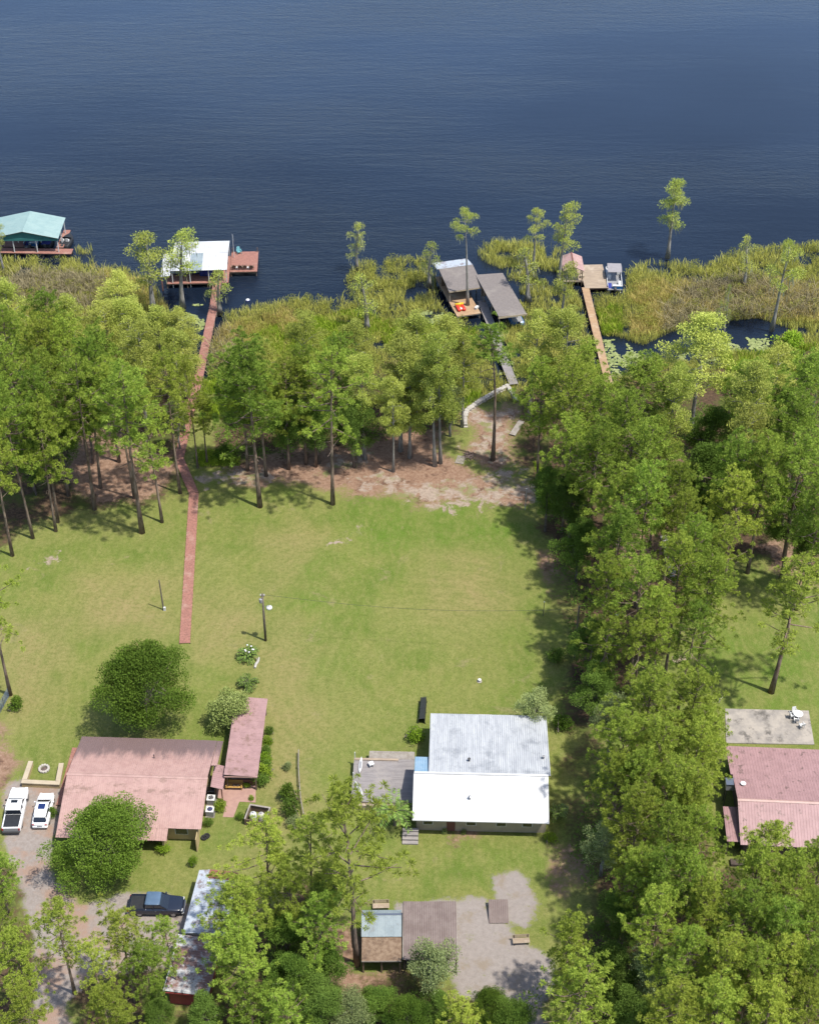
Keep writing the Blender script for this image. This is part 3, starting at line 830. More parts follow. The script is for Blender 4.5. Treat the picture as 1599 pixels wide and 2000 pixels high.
def one(kind, label, how, *a, **k):
    b, h, rad = (by_crown(kind, *a) if how == 'c' else by_base(kind, *a))
    return plant(kind, b, h, rad, label, k.pop('cat', 'tree'), **k)

# ---- woods left of the boardwalk
row('on the lawn edge left of the boardwalk', 'pines on the left lawn edge',
    [('pine', 'b', 25, 1085, 815, 52), ('pine', 'b', 114, 1020, 735, 46), ('sparse', 'b', 186, 995, 700, 56), ('sparse', 'b', 278, 1040, 725, 82), ('sparse', 'b', 317, 1020, 770, 46)])
row('in the second row left of boardwalk', 'second row of the left wood',
    [('pine', 'c', 22, 835, 48, 24), ('pine', 'c', 75, 850, 46, 21), ('pine', 'c', 100, 765, 46, 23), ('darkoak', 'c', 60, 905, 30, 9), ('pine', 'c', 165, 750, 50, 23), ('sparse', 'c', 330, 775, 50, 22), ('sparse', 'c', 370, 762, 30, 18), ('sparse', 'c', 235, 775, 50, 23), ('darkoak', 'c', 120, 850, 36, 14)])
row('in the third row left of boardwalk', 'third row of the left wood',
    [('pine', 'c', 28, 745, 50, 24), ('pine', 'c', 70, 700, 46, 23), ('darkoak', 'c', 165, 800, 40, 15), ('pine', 'c', 140, 695, 46, 22), ('pine', 'c', 205, 710, 46, 22), ('cypress', 'c', 270, 715, 46, 19), ('cypress', 'c', 345, 715, 44, 17), ('grayoak', 'c', 345, 815, 26, 9)])
row('in the lakeside row left of boardwalk', 'lakeside row of the left wood',
    [('cypress', 'c', 20, 625, 46, 18), ('pine', 'c', 5, 670, 46, 21), ('pine', 'c', 85, 640, 46, 19), ('cypress', 'c', 148, 645, 44, 17), ('cypress', 'c', 255, 655, 50, 16), ('cypress', 'c', 312, 660, 46, 15), ('cypress', 'c', 352, 668, 44, 15), ('cypress', 'c', 205, 655, 42, 16), ('cypress', 'c', 225, 592, 46, 14)])
# ---- middle wood between boardwalk and grey walkway
row('on the middle lawn edge', 'pines on the middle lawn edge',
    [('pine', 'b', 405, 905, 770, 30), ('pine', 'b', 508, 990, 685, 72), ('pine', 'b', 520, 930, 720, 50), ('pine', 'b', 598, 906, 690, 46), ('sparse', 'b', 650, 985, 685, 64),
     ('cypress', 'b', 768, 921, 745, 34), ('cypress', 'b', 782, 880, 665, 54), ('cypress', 'b', 849, 910, 690, 50), ('cypress', 'b', 860, 905, 655, 44), ('thin', 'b', 962, 899, 640, 40)])
row('in the second row of the middle wood', 'second row of the middle wood',
    [('sparse', 'c', 470, 750, 50, 20), ('darkoak', 'c', 560, 820, 42, 12), ('sparse', 'c', 555, 765, 46, 18), ('darkoak', 'c', 620, 830, 40, 11), ('sparse', 'c', 610, 760, 44, 18), ('darkoak', 'c', 690, 830, 44, 12), ('cypress', 'c', 710, 765, 46, 17),
     ('cypress', 'c', 800, 770, 44, 16), ('grayoak', 'c', 880, 790, 36, 9)])
row('in the lakeside row of middle wood', 'lakeside row of the middle wood',
    [('cypress', 'c', 590, 680, 44, 16), ('pine', 'c', 655, 715, 44, 18), ('cypress', 'c', 700, 692, 46, 17), ('cypress', 'c', 812, 690, 52, 18), ('cypress', 'c', 872, 685, 50, 17), ('cypress', 'c', 905, 720, 40, 15), ('cypress', 'c', 520, 725, 40, 15)])
# ---- right wood
row('in the lakeside row of right wood', 'lakeside row of the right wood',
    [('cypress', 'c', 1040, 690, 48, 17), ('cypress', 'c', 1105, 680, 54, 18), ('pine', 'c', 1150, 745, 42, 19), ('pine', 'c', 1245, 755, 62, 19), ('cypress', 'c', 1368, 705, 74, 20), ('pine', 'c', 1450, 755, 48, 17), ('cypress', 'c', 1520, 740, 50, 14), ('pine', 'c', 1580, 770, 56, 20), ('cypress', 'c', 1600, 720, 40, 13)])
row('in the second row of right wood', 'second row of the right wood',
    [('pine', 'c', 1060, 770, 42, 19), ('pine', 'c', 1112, 775, 50, 21), ('pine', 'c', 1170, 815, 50, 21), ('pine', 'c', 1222, 835, 54, 22), ('cypress', 'c', 1310, 800, 42, 19), ('cypress', 'c', 1468, 800, 58, 21), ('pine', 'c', 1560, 850, 52, 21), ('darkoak', 'c', 1385, 860, 46, 13), ('darkoak', 'c', 1525, 830, 40, 15)])
row('in the third row of right wood', 'third row of the right wood',
    [('pine', 'c', 1110, 880, 44, 18), ('pine', 'c', 1165, 895, 52, 21), ('pine', 'c', 1245, 905, 62, 22), ('pine', 'c', 1290, 890, 40, 20), ('darkoak', 'c', 1385, 930, 48, 13), ('pine', 'c', 1430, 925, 50, 21), ('pine', 'c', 1495, 920, 54, 22), ('pine', 'c', 1565, 930, 58, 22), ('cypress', 'c', 1462, 870, 48, 19), ('darkoak', 'c', 1070, 960, 34, 11)])
row('in the fourth row of right wood', 'fourth row of the right wood',
    [('darkoak', 'c', 1115, 985, 40, 11), ('pine', 'c', 1205, 995, 52, 20), ('pine', 'c', 1265, 985, 52, 22), ('pine', 'c', 1315, 985, 46, 20), ('pine', 'c', 1440, 985, 50, 19), ('darkoak', 'c', 1545, 1010, 44, 12), ('pine', 'c', 1595, 1000, 46, 21), ('darkoak', 'c', 1380, 1010, 34, 12)])
row('in the fifth row of right wood', 'fifth row of the right wood',
    [('darkoak', 'c', 1130, 1065, 40, 10), ('pine', 'c', 1210, 1075, 52, 20), ('pine', 'c', 1350, 1075, 52, 21), ('sparse', 'c', 1400, 1095, 50, 20), ('pine', 'c', 1330, 1030, 40, 20), ('darkoak', 'c', 1590, 1070, 40, 12), ('pine', 'c', 1185, 1140, 40, 17)])
row('in the sixth row of right wood', 'sixth row of the right wood',
    [('sparse', 'c', 1250, 1165, 62, 21), ('sparse', 'c', 1325, 1130, 50, 21), ('pine', 'c', 1385, 1160, 56, 20), ('pine', 'c', 1290, 1215, 46, 18), ('sparse', 'c', 1345, 1245, 50, 17), ('sparse', 'c', 1185, 1235, 48, 15), ('darkoak', 'c', 1155, 1260, 44, 10), ('sparse', 'c', 1250, 1260, 44, 16)])
one('sparse', 'pine with a dark bare trunk standing alone beyond the concrete patio', 'b', 1505, 1352, 1095, 86)
row('left of the concrete patio', 'trees left of the concrete patio',
    [('darkoak', 'c', 1165, 1345, 44, 9), ('pine', 'c', 1265, 1380, 62, 19), ('pine', 'c', 1335, 1385, 66, 19), ('pine', 'c', 1378, 1440, 46, 18), ('grayoak', 'c', 1195, 1405, 44, 10), ('pine', 'c', 1215, 1450, 52, 18), ('pine', 'c', 1290, 1465, 60, 19), ('pine', 'c', 1350, 1490, 54, 19)])
row('left of the right pink-roofed house', 'trees left of the right house',
    [('pine', 'c', 1195, 1535, 42, 15), ('pine', 'c', 1245, 1535, 52, 17), ('pine', 'c', 1305, 1555, 58, 19), ('pine', 'c', 1352, 1575, 48, 18), ('grayoak', 'c', 1180, 1650, 46, 8), ('pine', 'c', 1235, 1620, 52, 18), ('pine', 'c', 1300, 1640, 54, 19), ('pine', 'c', 1370, 1640, 46, 17)])
row('in front of the right house', 'trees in front of the right house',
    [('pine', 'c', 1500, 1665, 52, 15), ('pine', 'c', 1470, 1720, 54, 17), ('pine', 'c', 1540, 1735, 52, 17), ('pine', 'c', 1590, 1700, 50, 17)])
row('in the lower right wood', 'trees of the lower right wood',
    [('pine', 'c', 1232, 1705, 46, 16), ('pine', 'c', 1290, 1730, 56, 18), ('pine', 'c', 1345, 1725, 46, 18), ('darkoak', 'c', 1210, 1800, 50, 9), ('pine', 'c', 1290, 1810, 52, 17), ('pine', 'c', 1385, 1790, 48, 17), ('pine', 'c', 1450, 1810, 56, 18), ('pine', 'c', 1525, 1820, 60, 18), ('pine', 'c', 1590, 1810, 48, 18)])
row('along the bottom right edge', 'trees along the bottom right edge',
    [('darkoak', 'c', 1200, 1900, 50, 9), ('grayoak', 'c', 1262, 1895, 62, 10), ('pine', 'c', 1340, 1880, 50, 16), ('pine', 'c', 1400, 1890, 56, 17), ('pine', 'c', 1465, 1905, 54, 17), ('pine', 'c', 1535, 1910, 56, 17), ('pine', 'c', 1600, 1905, 50, 17),
     ('pine', 'c', 1325, 1975, 60, 16), ('pine', 'c', 1405, 1985, 58, 16), ('pine', 'c', 1495, 1990, 56, 16), ('pine', 'c', 1575, 1990, 56, 16), ('darkoak', 'c', 1240, 1985, 50, 9)])
one('young', 'young green pine growing beside the right bend of the sandy drive', 'c', 1115, 1865, 46, 13)
one('young', 'wide young pine at the bottom edge below the sandy drive', 'c', 1125, 1965, 62, 13)
# ---- trees round the lower houses
one('sparse', 'tall pine with straight bare trunk rising beside the blue-gray shed', 'b', 697, 1885, 1570, 96)
one('sparse', 'open pine left of the white house beyond the burn-pile shed roofs', 'c', 600, 1650, 56, 15)
one('sparse', 'leaning pine with gray limbs right of the rusty trailer roof', 'c', 515, 1665, 66, 16)
one('pine', 'dense yellow-green pine overhanging the rusty trailer roof', 'c', 462, 1785, 64, 14)
one('pine', 'dense pine crown just below the rusty trailer, hiding its right side', 'c', 462, 1865, 60, 13)
one('young', 'small bright pine at the bottom edge right of the red shed', 'c', 490, 1970, 42, 9)
row('between the trailer and blue-gray shed', 'trees between trailer and shed',
    [('pine', 'c', 565, 1735, 46, 14), ('darkoak', 'c', 640, 1735, 40, 8), ('pine', 'c', 620, 1800, 48, 13), ('darkoak', 'c', 560, 1830, 46, 9), ('darkoak', 'c', 640, 1880, 42, 7), ('darkoak', 'c', 570, 1910, 50, 8)])
one('grayoak', 'gray-green oak overhanging the brown carport roof', 'c', 848, 1885, 62, 8)
row('along the bottom edge below the carport', 'trees along the bottom edge',
    [('darkoak', 'c', 625, 1960, 52, 7), ('grayoak', 'c', 690, 1975, 50, 6), ('darkoak', 'c', 735, 1958, 38, 5), ('oak', 'c', 795, 1985, 50, 6), ('darkoak', 'c', 855, 1965, 34, 5), ('young', 'c', 905, 1985, 40, 6), ('oak', 'c', 950, 1968, 44, 5), ('darkoak', 'c', 1000, 1985, 46, 5), ('darkoak', 'c', 400, 1990, 46, 7), ('young', 'c', 560, 1985, 44, 8)])
row('over the gravel drive, bottom left', 'pines over the gravel drive',
    [('sparse', 'c', 115, 1805, 56, 15), ('sparse', 'c', 245, 1842, 64, 13), ('sparse', 'c', 190, 1895, 44, 13), ('pine', 'c', 40, 1880, 48, 14), ('pine', 'c', 0, 1800, 30, 13), ('pine', 'c', 215, 1965, 46, 12), ('pine', 'c', 50, 1975, 44, 12), ('darkoak', 'c', 305, 1985, 36, 6), ('sparse', 'c', 335, 1838, 40, 12), ('pine', 'c', 285, 1890, 44, 12)])
one('pine', 'bushy pine at the left edge beside the gravel drive', 'c', -2, 1705, 34, 9)
one('sparse', 'pine at the left edge above the metal gate', 'b', 21, 1357, 1080, 58)
one('oak', 'big round dark green oak between the boardwalk and the left house', 'c', 283, 1338, 106, 11, variant=2, lean=0)
one('oak', 'wide dense oak covering the front of the left pink-roofed house', 'c', 207, 1645, 108, 9, variant=1, lean=0)
one('bloom', 'pale flowering shrub beside the long brown-pink pergola roof', 'c', 450, 1385, 52, 4.6, cat='shrub', lean=0)
one('grayoak', 'small leafy tree overhanging the back right corner of white roof', 'c', 1045, 1378, 42, 6.5)
# ---- cypresses standing in the marsh
one('mossy', 'leaning cypress in front of the white-roofed dock, bent crown', 'b', 357, 602, 462, 46)
one('mossy', 'wide cypress left of the white-roofed dock', 'b', 300, 610, 468, 52)
one('snag', 'cypress standing at the head of the red walkway', 'b', 430, 612, 530, 28)
one('snag', 'narrow mossy cypress alone at the reed point left of middle boathouse', 'b', 697, 527, 436, 20)
one('snag', 'small cypress at the reed edge just left of the middle boathouse', 'b', 838, 560, 474, 24)
one('tallcyp', 'tall bare-trunked cypress rising through the middle boathouse deck', 'b', 913, 602, 414, 34)
one('mossy', 'cypress hung with moss at the reed edge, left of a rounder one', 'b', 1041, 520, 411, 22)
one('mossy', 'round-crowned cypress on the reed edge left of the pink dock roof', 'b', 1090, 560, 400, 34)
one('mossy', 'tallest lone cypress standing out in open water at right', 'b', 1303, 503, 357, 36)
one('snag', 'small-crowned cypress in the reeds at right, bare lower trunk', 'b', 1452, 562, 466, 20)
one('mossy', 'dark-trunked cypress in the reeds near the right edge', 'b', 1506, 645, 475, 34)
one('snag', 'low cypress between the two middle docks', 'b', 1030, 590, 490, 30)
one('mossy', 'pale mossy cypress beside the pink dock roof walkway', 'b', 1095, 640, 520, 32)
one('snag', 'cypress with a thin dark trunk in the middle reeds', 'b', 717, 645, 540, 30)
one('mossy', 'cypress at the left edge beside the green boathouse', 'b', 8, 530, 425, 20)
one('snag', 'bare gray cypress snag in the pond, left of two', 'b', 1396, 655, 590, 9)
one('snag', 'bare gray cypress snag in the pond, right of two', 'b', 1412, 655, 560, 10)

# ---- undergrowth reads as one mass
r = np.random.default_rng(60)
UG = [[(-100, 620), (0, 640), (330, 740), (370, 860), (200, 820), (0, 900), (-100, 1000)], [(430, 760), (560, 720), (880, 760), (880, 830), (760, 860), (600, 890), (480, 905), (430, 880)],
      [(1030, 760), (1190, 760), (1600, 720), (1640, 1060), (1440, 1040), (1330, 1010), (1300, 900), (1180, 1000), (1100, 1040), (1055, 960)],
      [(1085, 980), (1120, 1000), (1160, 1200), (1200, 1280), (1180, 1420), (1120, 1440), (1100, 1300), (1105, 1180), (1080, 1080)],
      [(1120, 1500), (1180, 1480), (1200, 1700), (1230, 2000), (1150, 2000), (1160, 1800), (1130, 1650)],
      [(560, 1760), (640, 1720), (660, 1860), (600, 1960), (500, 1980), (520, 1860)], [(500, 1950), (1050, 1960), (1050, 2040), (450, 2040)], [(1300, 1650), (1400, 1720), (1640, 1730), (1640, 2040), (1220, 2040)]]
P = sample_poly(UG, 950, (), 61)
cs = np.concatenate([P, r.uniform(.1, 1.5, (len(P), 1))], 1)
me = lobes_crown('undergrowth', r, cs, r.uniform(.6, 1.5, len(P)), 62, .32, .5, .8)
tag(link('undergrowth', me, 'shrub_leaves'), 'dark shrubby undergrowth filling the floor of the woods', 'undergrowth', kind='stuff')

# ---- low scrub growing among the reeds
P = sample_poly(MARSH, 1700, DOCK_HOLES, 71)
P = P[(value_noise(P[:, 0], P[:, 1], 7, 72) > .42) & (sdist(P[:, 0], P[:, 1], W(MARSH[0])) > 1.0)]
cs = np.concatenate([P, r.uniform(.3, 1.2, (len(P), 1))], 1)
me = lobes_crown('marsh_scrub', r, cs, r.uniform(.4, 1.1, len(P)), 110, .22, .4, .75)
tag(link('marsh_scrub', me, 'marsh_scrub'), 'low yellow-green scrub growing among the reeds', 'scrub', kind='stuff')
P = sample_poly(BROWN_PATCH, 130, DOCK_HOLES, 73)
cs = np.concatenate([P, r.uniform(.1, .8, (len(P), 1))], 1)
me = lobes_crown('dead_scrub', r, cs, r.uniform(.5, 1.1, len(P)), 90, .3, .22, .75)
tag(link('dead_scrub', me, 'brown_brush'), 'dead gray-brown scrub in the marsh', 'scrub', kind='stuff')
# ================================================================== structure builders
def local(root, p):
    a = -root.rotation_euler.z
    d = Vector(p) - Vector(root.location)
    return Vector((d.x * math.cos(a) - d.y * math.sin(a), d.x * math.sin(a) + d.y * math.cos(a), d.z))

PANEL = {}
def panel_mesh(w, l, rib, hgt, mat):
    key = (round(w, 3), round(l, 3), rib, hgt, mat)
    if key in PANEL: return PANEL[key]
    n = max(1, round(w / rib)); s = w / n
    prof = [(0, 0)]
    for i in range(n):
        x = i * s
        prof += [(x + s * .36, 0), (x + s * .44, hgt), (x + s * .56, hgt), (x + s * .64, 0)]
    prof.append((w - .006, 0))
    vs, fs = [], []
    for (x, z) in prof: vs += [(x, 0, z), (x, l, z)]
    for i in range(len(prof) - 1): fs.append((2 * i, 2 * i + 2, 2 * i + 3, 2 * i + 1))
    me = MB().add(vs, fs).mesh('panel')
    me.materials.append(M[mat])
    PANEL[key] = me
    return me

def slope(root, e0, e1, r1, mat, pw=.9, rib=.3, hgt=.035, deck='dark_wood', name='roof', panels=True, thick=.09, mats=None):
    """one rectangular roof slope: eave corner e0 -> e1, and r1 up-slope of e1; metal sheets are its children"""
    e0, e1, r1 = Vector(e0), Vector(e1), Vector(r1)
    ex = (e1 - e0).normalized(); W_ = (e1 - e0).length
    up = r1 - e1; up = up - ex * up.dot(ex); l = up.length; ey = up.normalized(); n = ex.cross(ey)
    B = Matrix(((ex.x, ey.x, n.x, e0.x), (ex.y, ey.y, n.y, e0.y), (ex.z, ey.z, n.z, e0.z), (0, 0, 0, 1)))
    ro = MB().box(0, W_, 0, l, -thick, -.004).build(name, deck if panels else mat, root, B)
    if panels:
        k = max(1, round(W_ / pw)); w = W_ / k
        for i in range(k):
            m_ = mats(i, k) if mats else mat
            jig = trng.uniform(-.012, .012)
            link('panel', panel_mesh(w, l + .03, rib, hgt, m_), None, ro, Matrix.Translation((i * w, -.03 + jig, .002 + .0015 * (i % 2))))
    return ro

def deck(root, x0, x1, y0, y1, z, mat, along='x', bw=.15, posts=True, frame_mat='weathered_wood', low=-1.2, name='deck_boards', gap=.012):
    mb = MB()
    lo, hi = (y0, y1) if along == 'x' else (x0, x1)
    n = max(1, round((hi - lo) / bw)); s = (hi - lo) / n
    for i in range(n):
        a, b = lo + i * s, lo + (i + 1) * s - gap
        dz = trng.uniform(-.004, .004)
        if along == 'x': mb.box(x0 + trng.uniform(-.01, .02), x1 + trng.uniform(-.02, .01), a, b, z - .035 + dz, z + dz)
        else: mb.box(a, b, y0 + trng.uniform(-.01, .02), y1 + trng.uniform(-.02, .01), z - .035 + dz, z + dz)
    o = mb.build(name, mat, root); o["kind"] = "stuff"
    fr = MB()
    for yy in (y0 + .02, y1 - .06): fr.box(x0 + .02, x1 - .02, yy, yy + .04, z - .22, z - .045)
    for xx in (x0 + .02, x1 - .06): fr.box(xx, xx + .04, y0 + .065, y1 - .065, z - .22, z - .045)
    fr.build('frame', frame_mat, root)
    if posts:
        nx_ = max(2, int((x1 - x0) / 2.6) + 1); ny_ = max(2, int((y1 - y0) / 2.8) + 1)
        for i in range(nx_):
            for j in range(ny_):
                if 0 < i < nx_ - 1 and 0 < j < ny_ - 1: continue
                px_ = x0 + .18 + (x1 - x0 - .36) * i / (nx_ - 1); py_ = y0 + .18 + (y1 - y0 - .36) * j / (ny_ - 1)
                MB().tube([(px_, py_, low), (px_, py_, z - .05)], .09, 7).build('post', frame_mat, root)
    return o

def posts_at(root, pts, z0, z1, mat='weathered_wood', s=.07):
    for (x, y) in pts: MB().box(x - s, x + s, y - s, y + s, z0, z1).build('post', mat, root)

def walkway(name, label, line, width, zs, mat, frame_mat='weathered_wood', bw=.16, low=-1.1, every=3.0, rail=False):
    """boards laid across a polyline; line in world xy"""
    p0 = Vector((line[0][0], line[0][1], 0))
    root = thing(name, label, 'boardwalk', p0)
    pts = [Vector((p[0], p[1], z)) - Vector((p0.x, p0.y, 0)) for p, z in zip(line, zs)]
    boards, string = MB(), MB()
    posts = []
    for a, b in zip(pts[:-1], pts[1:]):
        d = b - a; L = d.length; ex = d.normalized(); ey = Vector((-ex.y, ex.x, 0)).normalized()
        n = int(L / bw)
        for i in range(n):
            c = a.lerp(b, (i + .5) / n); j = trng.uniform(-.025, .025); dz = trng.uniform(-.005, .005)
            boards.obox((c.x + ey.x * j, c.y + ey.y * j), (ex.x, ex.y), (ey.x, ey.y), (L / n - .014) / 2, width / 2, c.z - .035 + dz, c.z + dz)
        for sg in (-1, 1):
            o = ey * (width / 2 - .07) * sg
            q = [a + o + Vector((0, 0, -.13)), b + o + Vector((0, 0, -.13))]
            string.tube(q, .07, 4)
        m = max(1, int(L / every))
        for i in range(m + 1):
            for sg in (-1, 1): posts.append(a.lerp(b, i / m) + ey * (width / 2 - .02) * sg)
    o = boards.build('boards', mat, root); o["kind"] = "stuff"
    string.build('stringer', frame_mat, root)
    for p in posts: MB().tube([(p.x, p.y, low), (p.x, p.y, p.z - .06)], .07, 6).build('post', frame_mat, root)
    return root

def px_line(pts, z): return [at(x, y, z)[:2] for x, y in pts]

# ================================================================== white house
wh = thing('house', 'house with a big white metal roof at the middle of the lawn', 'house', (7.7, 111.2, 0), R(-1.8))
wl = MB()
prof = [(-3.85, 0), (-3.85, 2.98), (0, 4.58), (9.7, 3.0), (9.7, 0)]
vs = [(x, y, z) for x in (-5.3, 7.0) for y, z in prof]
wl.add(vs, [(4, 3, 2, 1, 0), (5, 6, 7, 8, 9)] + [(i, (i + 1) % 5, 5 + (i + 1) % 5, 5 + i) for i in range(5)])
prof = [(-3.85, 0), (-3.85, 2.98), (0, 4.58), (3.0, 3.75), (3.0, 0)]
vs = [(x, y, z) for x in (-6.85, -5.31) for y, z in prof]
wl.add(vs, [(4, 3, 2, 1, 0), (5, 6, 7, 8, 9)] + [(i, (i + 1) % 5, 5 + (i + 1) % 5, 5 + i) for i in range(5)])
wl.build('wall', 'cream_siding', wh)
fr = slope(wh, (-7.25, -4.75, 2.86), (7.2, -4.75, 2.86), (7.2, 0, 4.8), 'white_metal', .92, .31, .02); fr["label"] = 'bright white front slope of the roof'
bk = slope(wh, (7.45, 10.35, 3.18), (-5.65, 10.35, 3.18), (-5.65, .05, 4.74), 'weathered_white_metal', .92, .23, .05); bk["label"] = 'gray-white ribbed rear slope of the roof'
bl = slope(wh, (-5.68, 3.25, 3.72), (-7.2, 3.25, 3.72), (-7.2, .1, 4.55), 'blue_metal', .76, .25, .03); bl["label"] = 'small blue metal roof strip'
MB().box(-7.2, 7.2, -.12, .16, 4.80, 4.86).build('ridge_cap', 'white_metal', wh)
for x, y, z, m in ((-1.3, 2.2, 4.5, 'dark_metal'), (-1.2, -2.6, 3.85, 'chrome_gray'), (6.8, 2.9, 4.4, 'gray_plastic')):
    MB().lathe([(.10, 0), (.10, .32), (.16, .34), (.16, .42), (0.02, .48)], 10, (x, y, z - .1)).build('vent_pipe', m, wh)
MB().box(-3.6, -2.7, -3.91, -3.853, .05, 2.1).build('door', 'brick_red', wh)
for x in (-5.6, -1.0, 2.2, 5.0):
    f = MB().box(x - .55, x + .55, -3.90, -3.853, 1.0, 2.2).build('window', 'white_plastic', wh)
    MB().box(x - .48, x + .48, -3.92, -3.902, 1.07, 2.13).build('pane', 'glass_dark', f)
MB().box(-7.25, 7.2, -4.90, -4.78, 2.74, 2.86).build('gutter', 'white_plastic', wh)
for i, (x0, x1) in enumerate(((-8.3, -6.6),)):
    for k in range(4): MB().box(x0, x1, -5.9 + k * .42, -5.5 + k * .42, 0, .2 + k * .2).build('step', 'gray_deck', wh)
sd = thing('deck', 'gray plank deck left of the white house with two paddle boards', 'deck', wh.location, wh.rotation_euler.z)
deck(sd, -14.05, -7.3, -.95, 5.3, 1.0, 'gray_deck', 'x', .15, True, 'cream_siding', 0)
o = deck(sd, -12.4, -7.3, 5.32, 6.5, .98, 'weathered_wood', 'y', .15, False, 'weathered_wood', 0); o["label"] = 'paler plank strip along the back'
MB().box(-14.05, -9.1, 5.0, 5.28, 1.005, 1.12).build('edge_beam', 'tan_deck', sd)
MB().box(-14.0, -9.3, -1.3, -.97, .02, .75).build('skirt', 'tan_deck', sd)
posts_at(sd, [(-13.95, 5.2), (-13.95, -.85), (-13.95, 2.2)], 1.0, 2.1, 'white_plastic', .045)
bp = thing('deck', 'gray back porch deck behind the white house roof', 'deck', wh.location, wh.rotation_euler.z)
deck(bp, -5.0, 3.6, 9.75, 11.9, .6, 'gray_deck', 'x', .15, True, 'weathered_wood', 0)
MB().box(-5.0, -.2, 11.75, 11.87, .62, 1.15).build('railing', 'weathered_wood', bp)
MB().box(-5.0, -4.88, 9.8, 11.7, .62, 1.15).build('railing', 'weathered_wood', bp)
cb_ = thing('storage_bench', 'beige box bench on the back porch edge', 'bench', (*(wh.matrix_basis @ Vector((.6, 11.9, 0)))[:2], .6), wh.rotation_euler.z)
MB().box(-.7, .7, -.4, .4, .02, .5).build('box', 'cream_siding', cb_)
MB().box(-.75, .75, -.45, .45, .5, .58).build('lid', 'pale_concrete', cb_)
def paddle_board(label, a, b, z):
    a, b = Vector(a), Vector(b); d = b - a
    root = thing('paddle_board', label, 'paddle board', ((a.x + b.x) / 2, (a.y + b.y) / 2, z), math.atan2(d.y, d.x), 'paddle boards on the gray deck')
    L = d.length / 2
    st = [(L * u, max(.02, .20 * (1 - abs(u) ** 2.6)), .02 + .06 * abs(u) ** 3, .15 + .05 * abs(u) ** 3, .05) for u in [-1, -.9, -.7, -.4, 0, .4, .7, .9, 1]]
    MB().loft(st).build('board', 'white_plastic', root, smooth=True)
    MB().add([(-L * .7, 0, -.0), (-L * .9, 0, .04), (-L * .84, .0, -.0), (-L * .7, .015, 0)], [(0, 1, 2), (0, 2, 3)]).build('fin', 'dark_metal', root)
    MB().box(-.5, .6, -.12, .12, .148, .158).build('deck_pad', 'gray_plastic', root)
paddle_board('white paddle board at the far corner of the gray deck', at(706, 1480, 1), at(702, 1511, 1), 1.02)
paddle_board('white paddle board at the near left corner of gray deck', at(693, 1527, 1), at(709, 1556, 1), 1.02)
p = at(725, 1496, 1.0)
st = thing('side_table', 'small white table on the gray deck', 'table', (p.x, p.y, 1.0), .4)
MB().box(-.28, .28, -.28, .28, .42, .47).build('table_top', 'white_plastic', st)
for sx_ in (-1, 1):
    for sy_ in (-1, 1): MB().box(sx_ * .2 - .03, sx_ * .2 + .03, sy_ * .2 - .03, sy_ * .2 + .03, 0, .42).build('leg', 'white_plastic', st)
p = at(825, 1393, 0)
tr_ = thing('net_tunnel', 'black mesh net frame standing on the lawn by the porch', 'net', (p.x, p.y, 0), R(-4))
MB().add([(-.38, -1.7, .02), (-.3, -1.7, .8), (.3, -1.7, .95), (.38, -1.7, .02), (-.38, 1.7, .02), (-.3, 1.7, .8), (.3, 1.7, .95), (.38, 1.7, .02)], [(0, 1, 5, 4), (1, 2, 6, 5), (2, 3, 7, 6), (4, 5, 6, 7)]).build('mesh_cover', 'dark_netting', tr_)
for y in (-1.72, 0, 1.72): MB().tube([(-.42, y, 0), (-.34, y, .84), (.34, y, 1.0), (.42, y, 0)], .03, 6).build('hoop', 'dark_metal', tr_)
p = at(936, 1331)
vl = thing('well_cap', 'small white pipe cap on the lawn behind the white house', 'pipe cap', (p.x, p.y, 0))
MB().lathe([(.13, -.05), (.13, .22), (.2, .24), (.2, .34), (.05, .38)], 12).build('cap', 'white_plastic', vl)
MB().lathe([(.3, 0), (.3, .05), (.1, .06)], 12).build('collar', 'concrete', vl)

# ================================================================== left pink-roofed house
ph = thing('house', 'house with a long pink metal roof left of the lawn', 'house', (-29.3, 111.5, 0), R(-2.4))
def gable_walls(root, mat, x0, x1, prof):
    n = len(prof)
    vs = [(x, y, z) for x in (x0, x1) for y, z in prof]
    MB().add(vs, [tuple(range(n - 1, -1, -1)), tuple(range(n, 2 * n))] + [(i, (i + 1) % n, n + (i + 1) % n, n + i) for i in range(n)]).build('wall', mat, root)
gable_walls(ph, 'yellow_stucco', -7.1, 7.0, [(-5.0, 0), (-5.0, 2.55), (0, 4.0), (6.4, 2.72), (6.4, 0)])
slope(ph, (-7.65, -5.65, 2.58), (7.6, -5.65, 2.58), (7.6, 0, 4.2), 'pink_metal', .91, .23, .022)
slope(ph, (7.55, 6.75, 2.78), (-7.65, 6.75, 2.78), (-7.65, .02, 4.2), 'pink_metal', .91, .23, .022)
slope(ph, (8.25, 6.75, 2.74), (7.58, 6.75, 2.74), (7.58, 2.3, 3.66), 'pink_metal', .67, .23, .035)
slope(ph, (2.9, -7.0, 2.16), (4.1, -7.0, 2.16), (4.1, -5.62, 2.56), 'pink_metal', .9, .23, .035)
slope(ph, (-7.65, -7.0, 2.16), (2.88, -7.0, 2.16), (2.88, -5.62, 2.56), 'pink_metal', .9, .23, .035)
MB().add([(-7.7, -.2, 4.19), (7.62, -.2, 4.19), (7.62, 0, 4.28), (-7.7, 0, 4.28), (7.62, .2, 4.19), (-7.7, .2, 4.19)], [(0, 1, 2, 3), (3, 2, 4, 5)]).build('ridge_cap', 'pink_metal', ph)
MB().tube([(1.2, 3.2, 3.5), (1.2, 3.2, 4.1)], .06, 8).build('vent_pipe', 'dark_metal', ph)
MB().box(7.05, 7.14, -6.6, -5.05, 0, 2.0).build('wing_wall', 'yellow_stucco', ph)
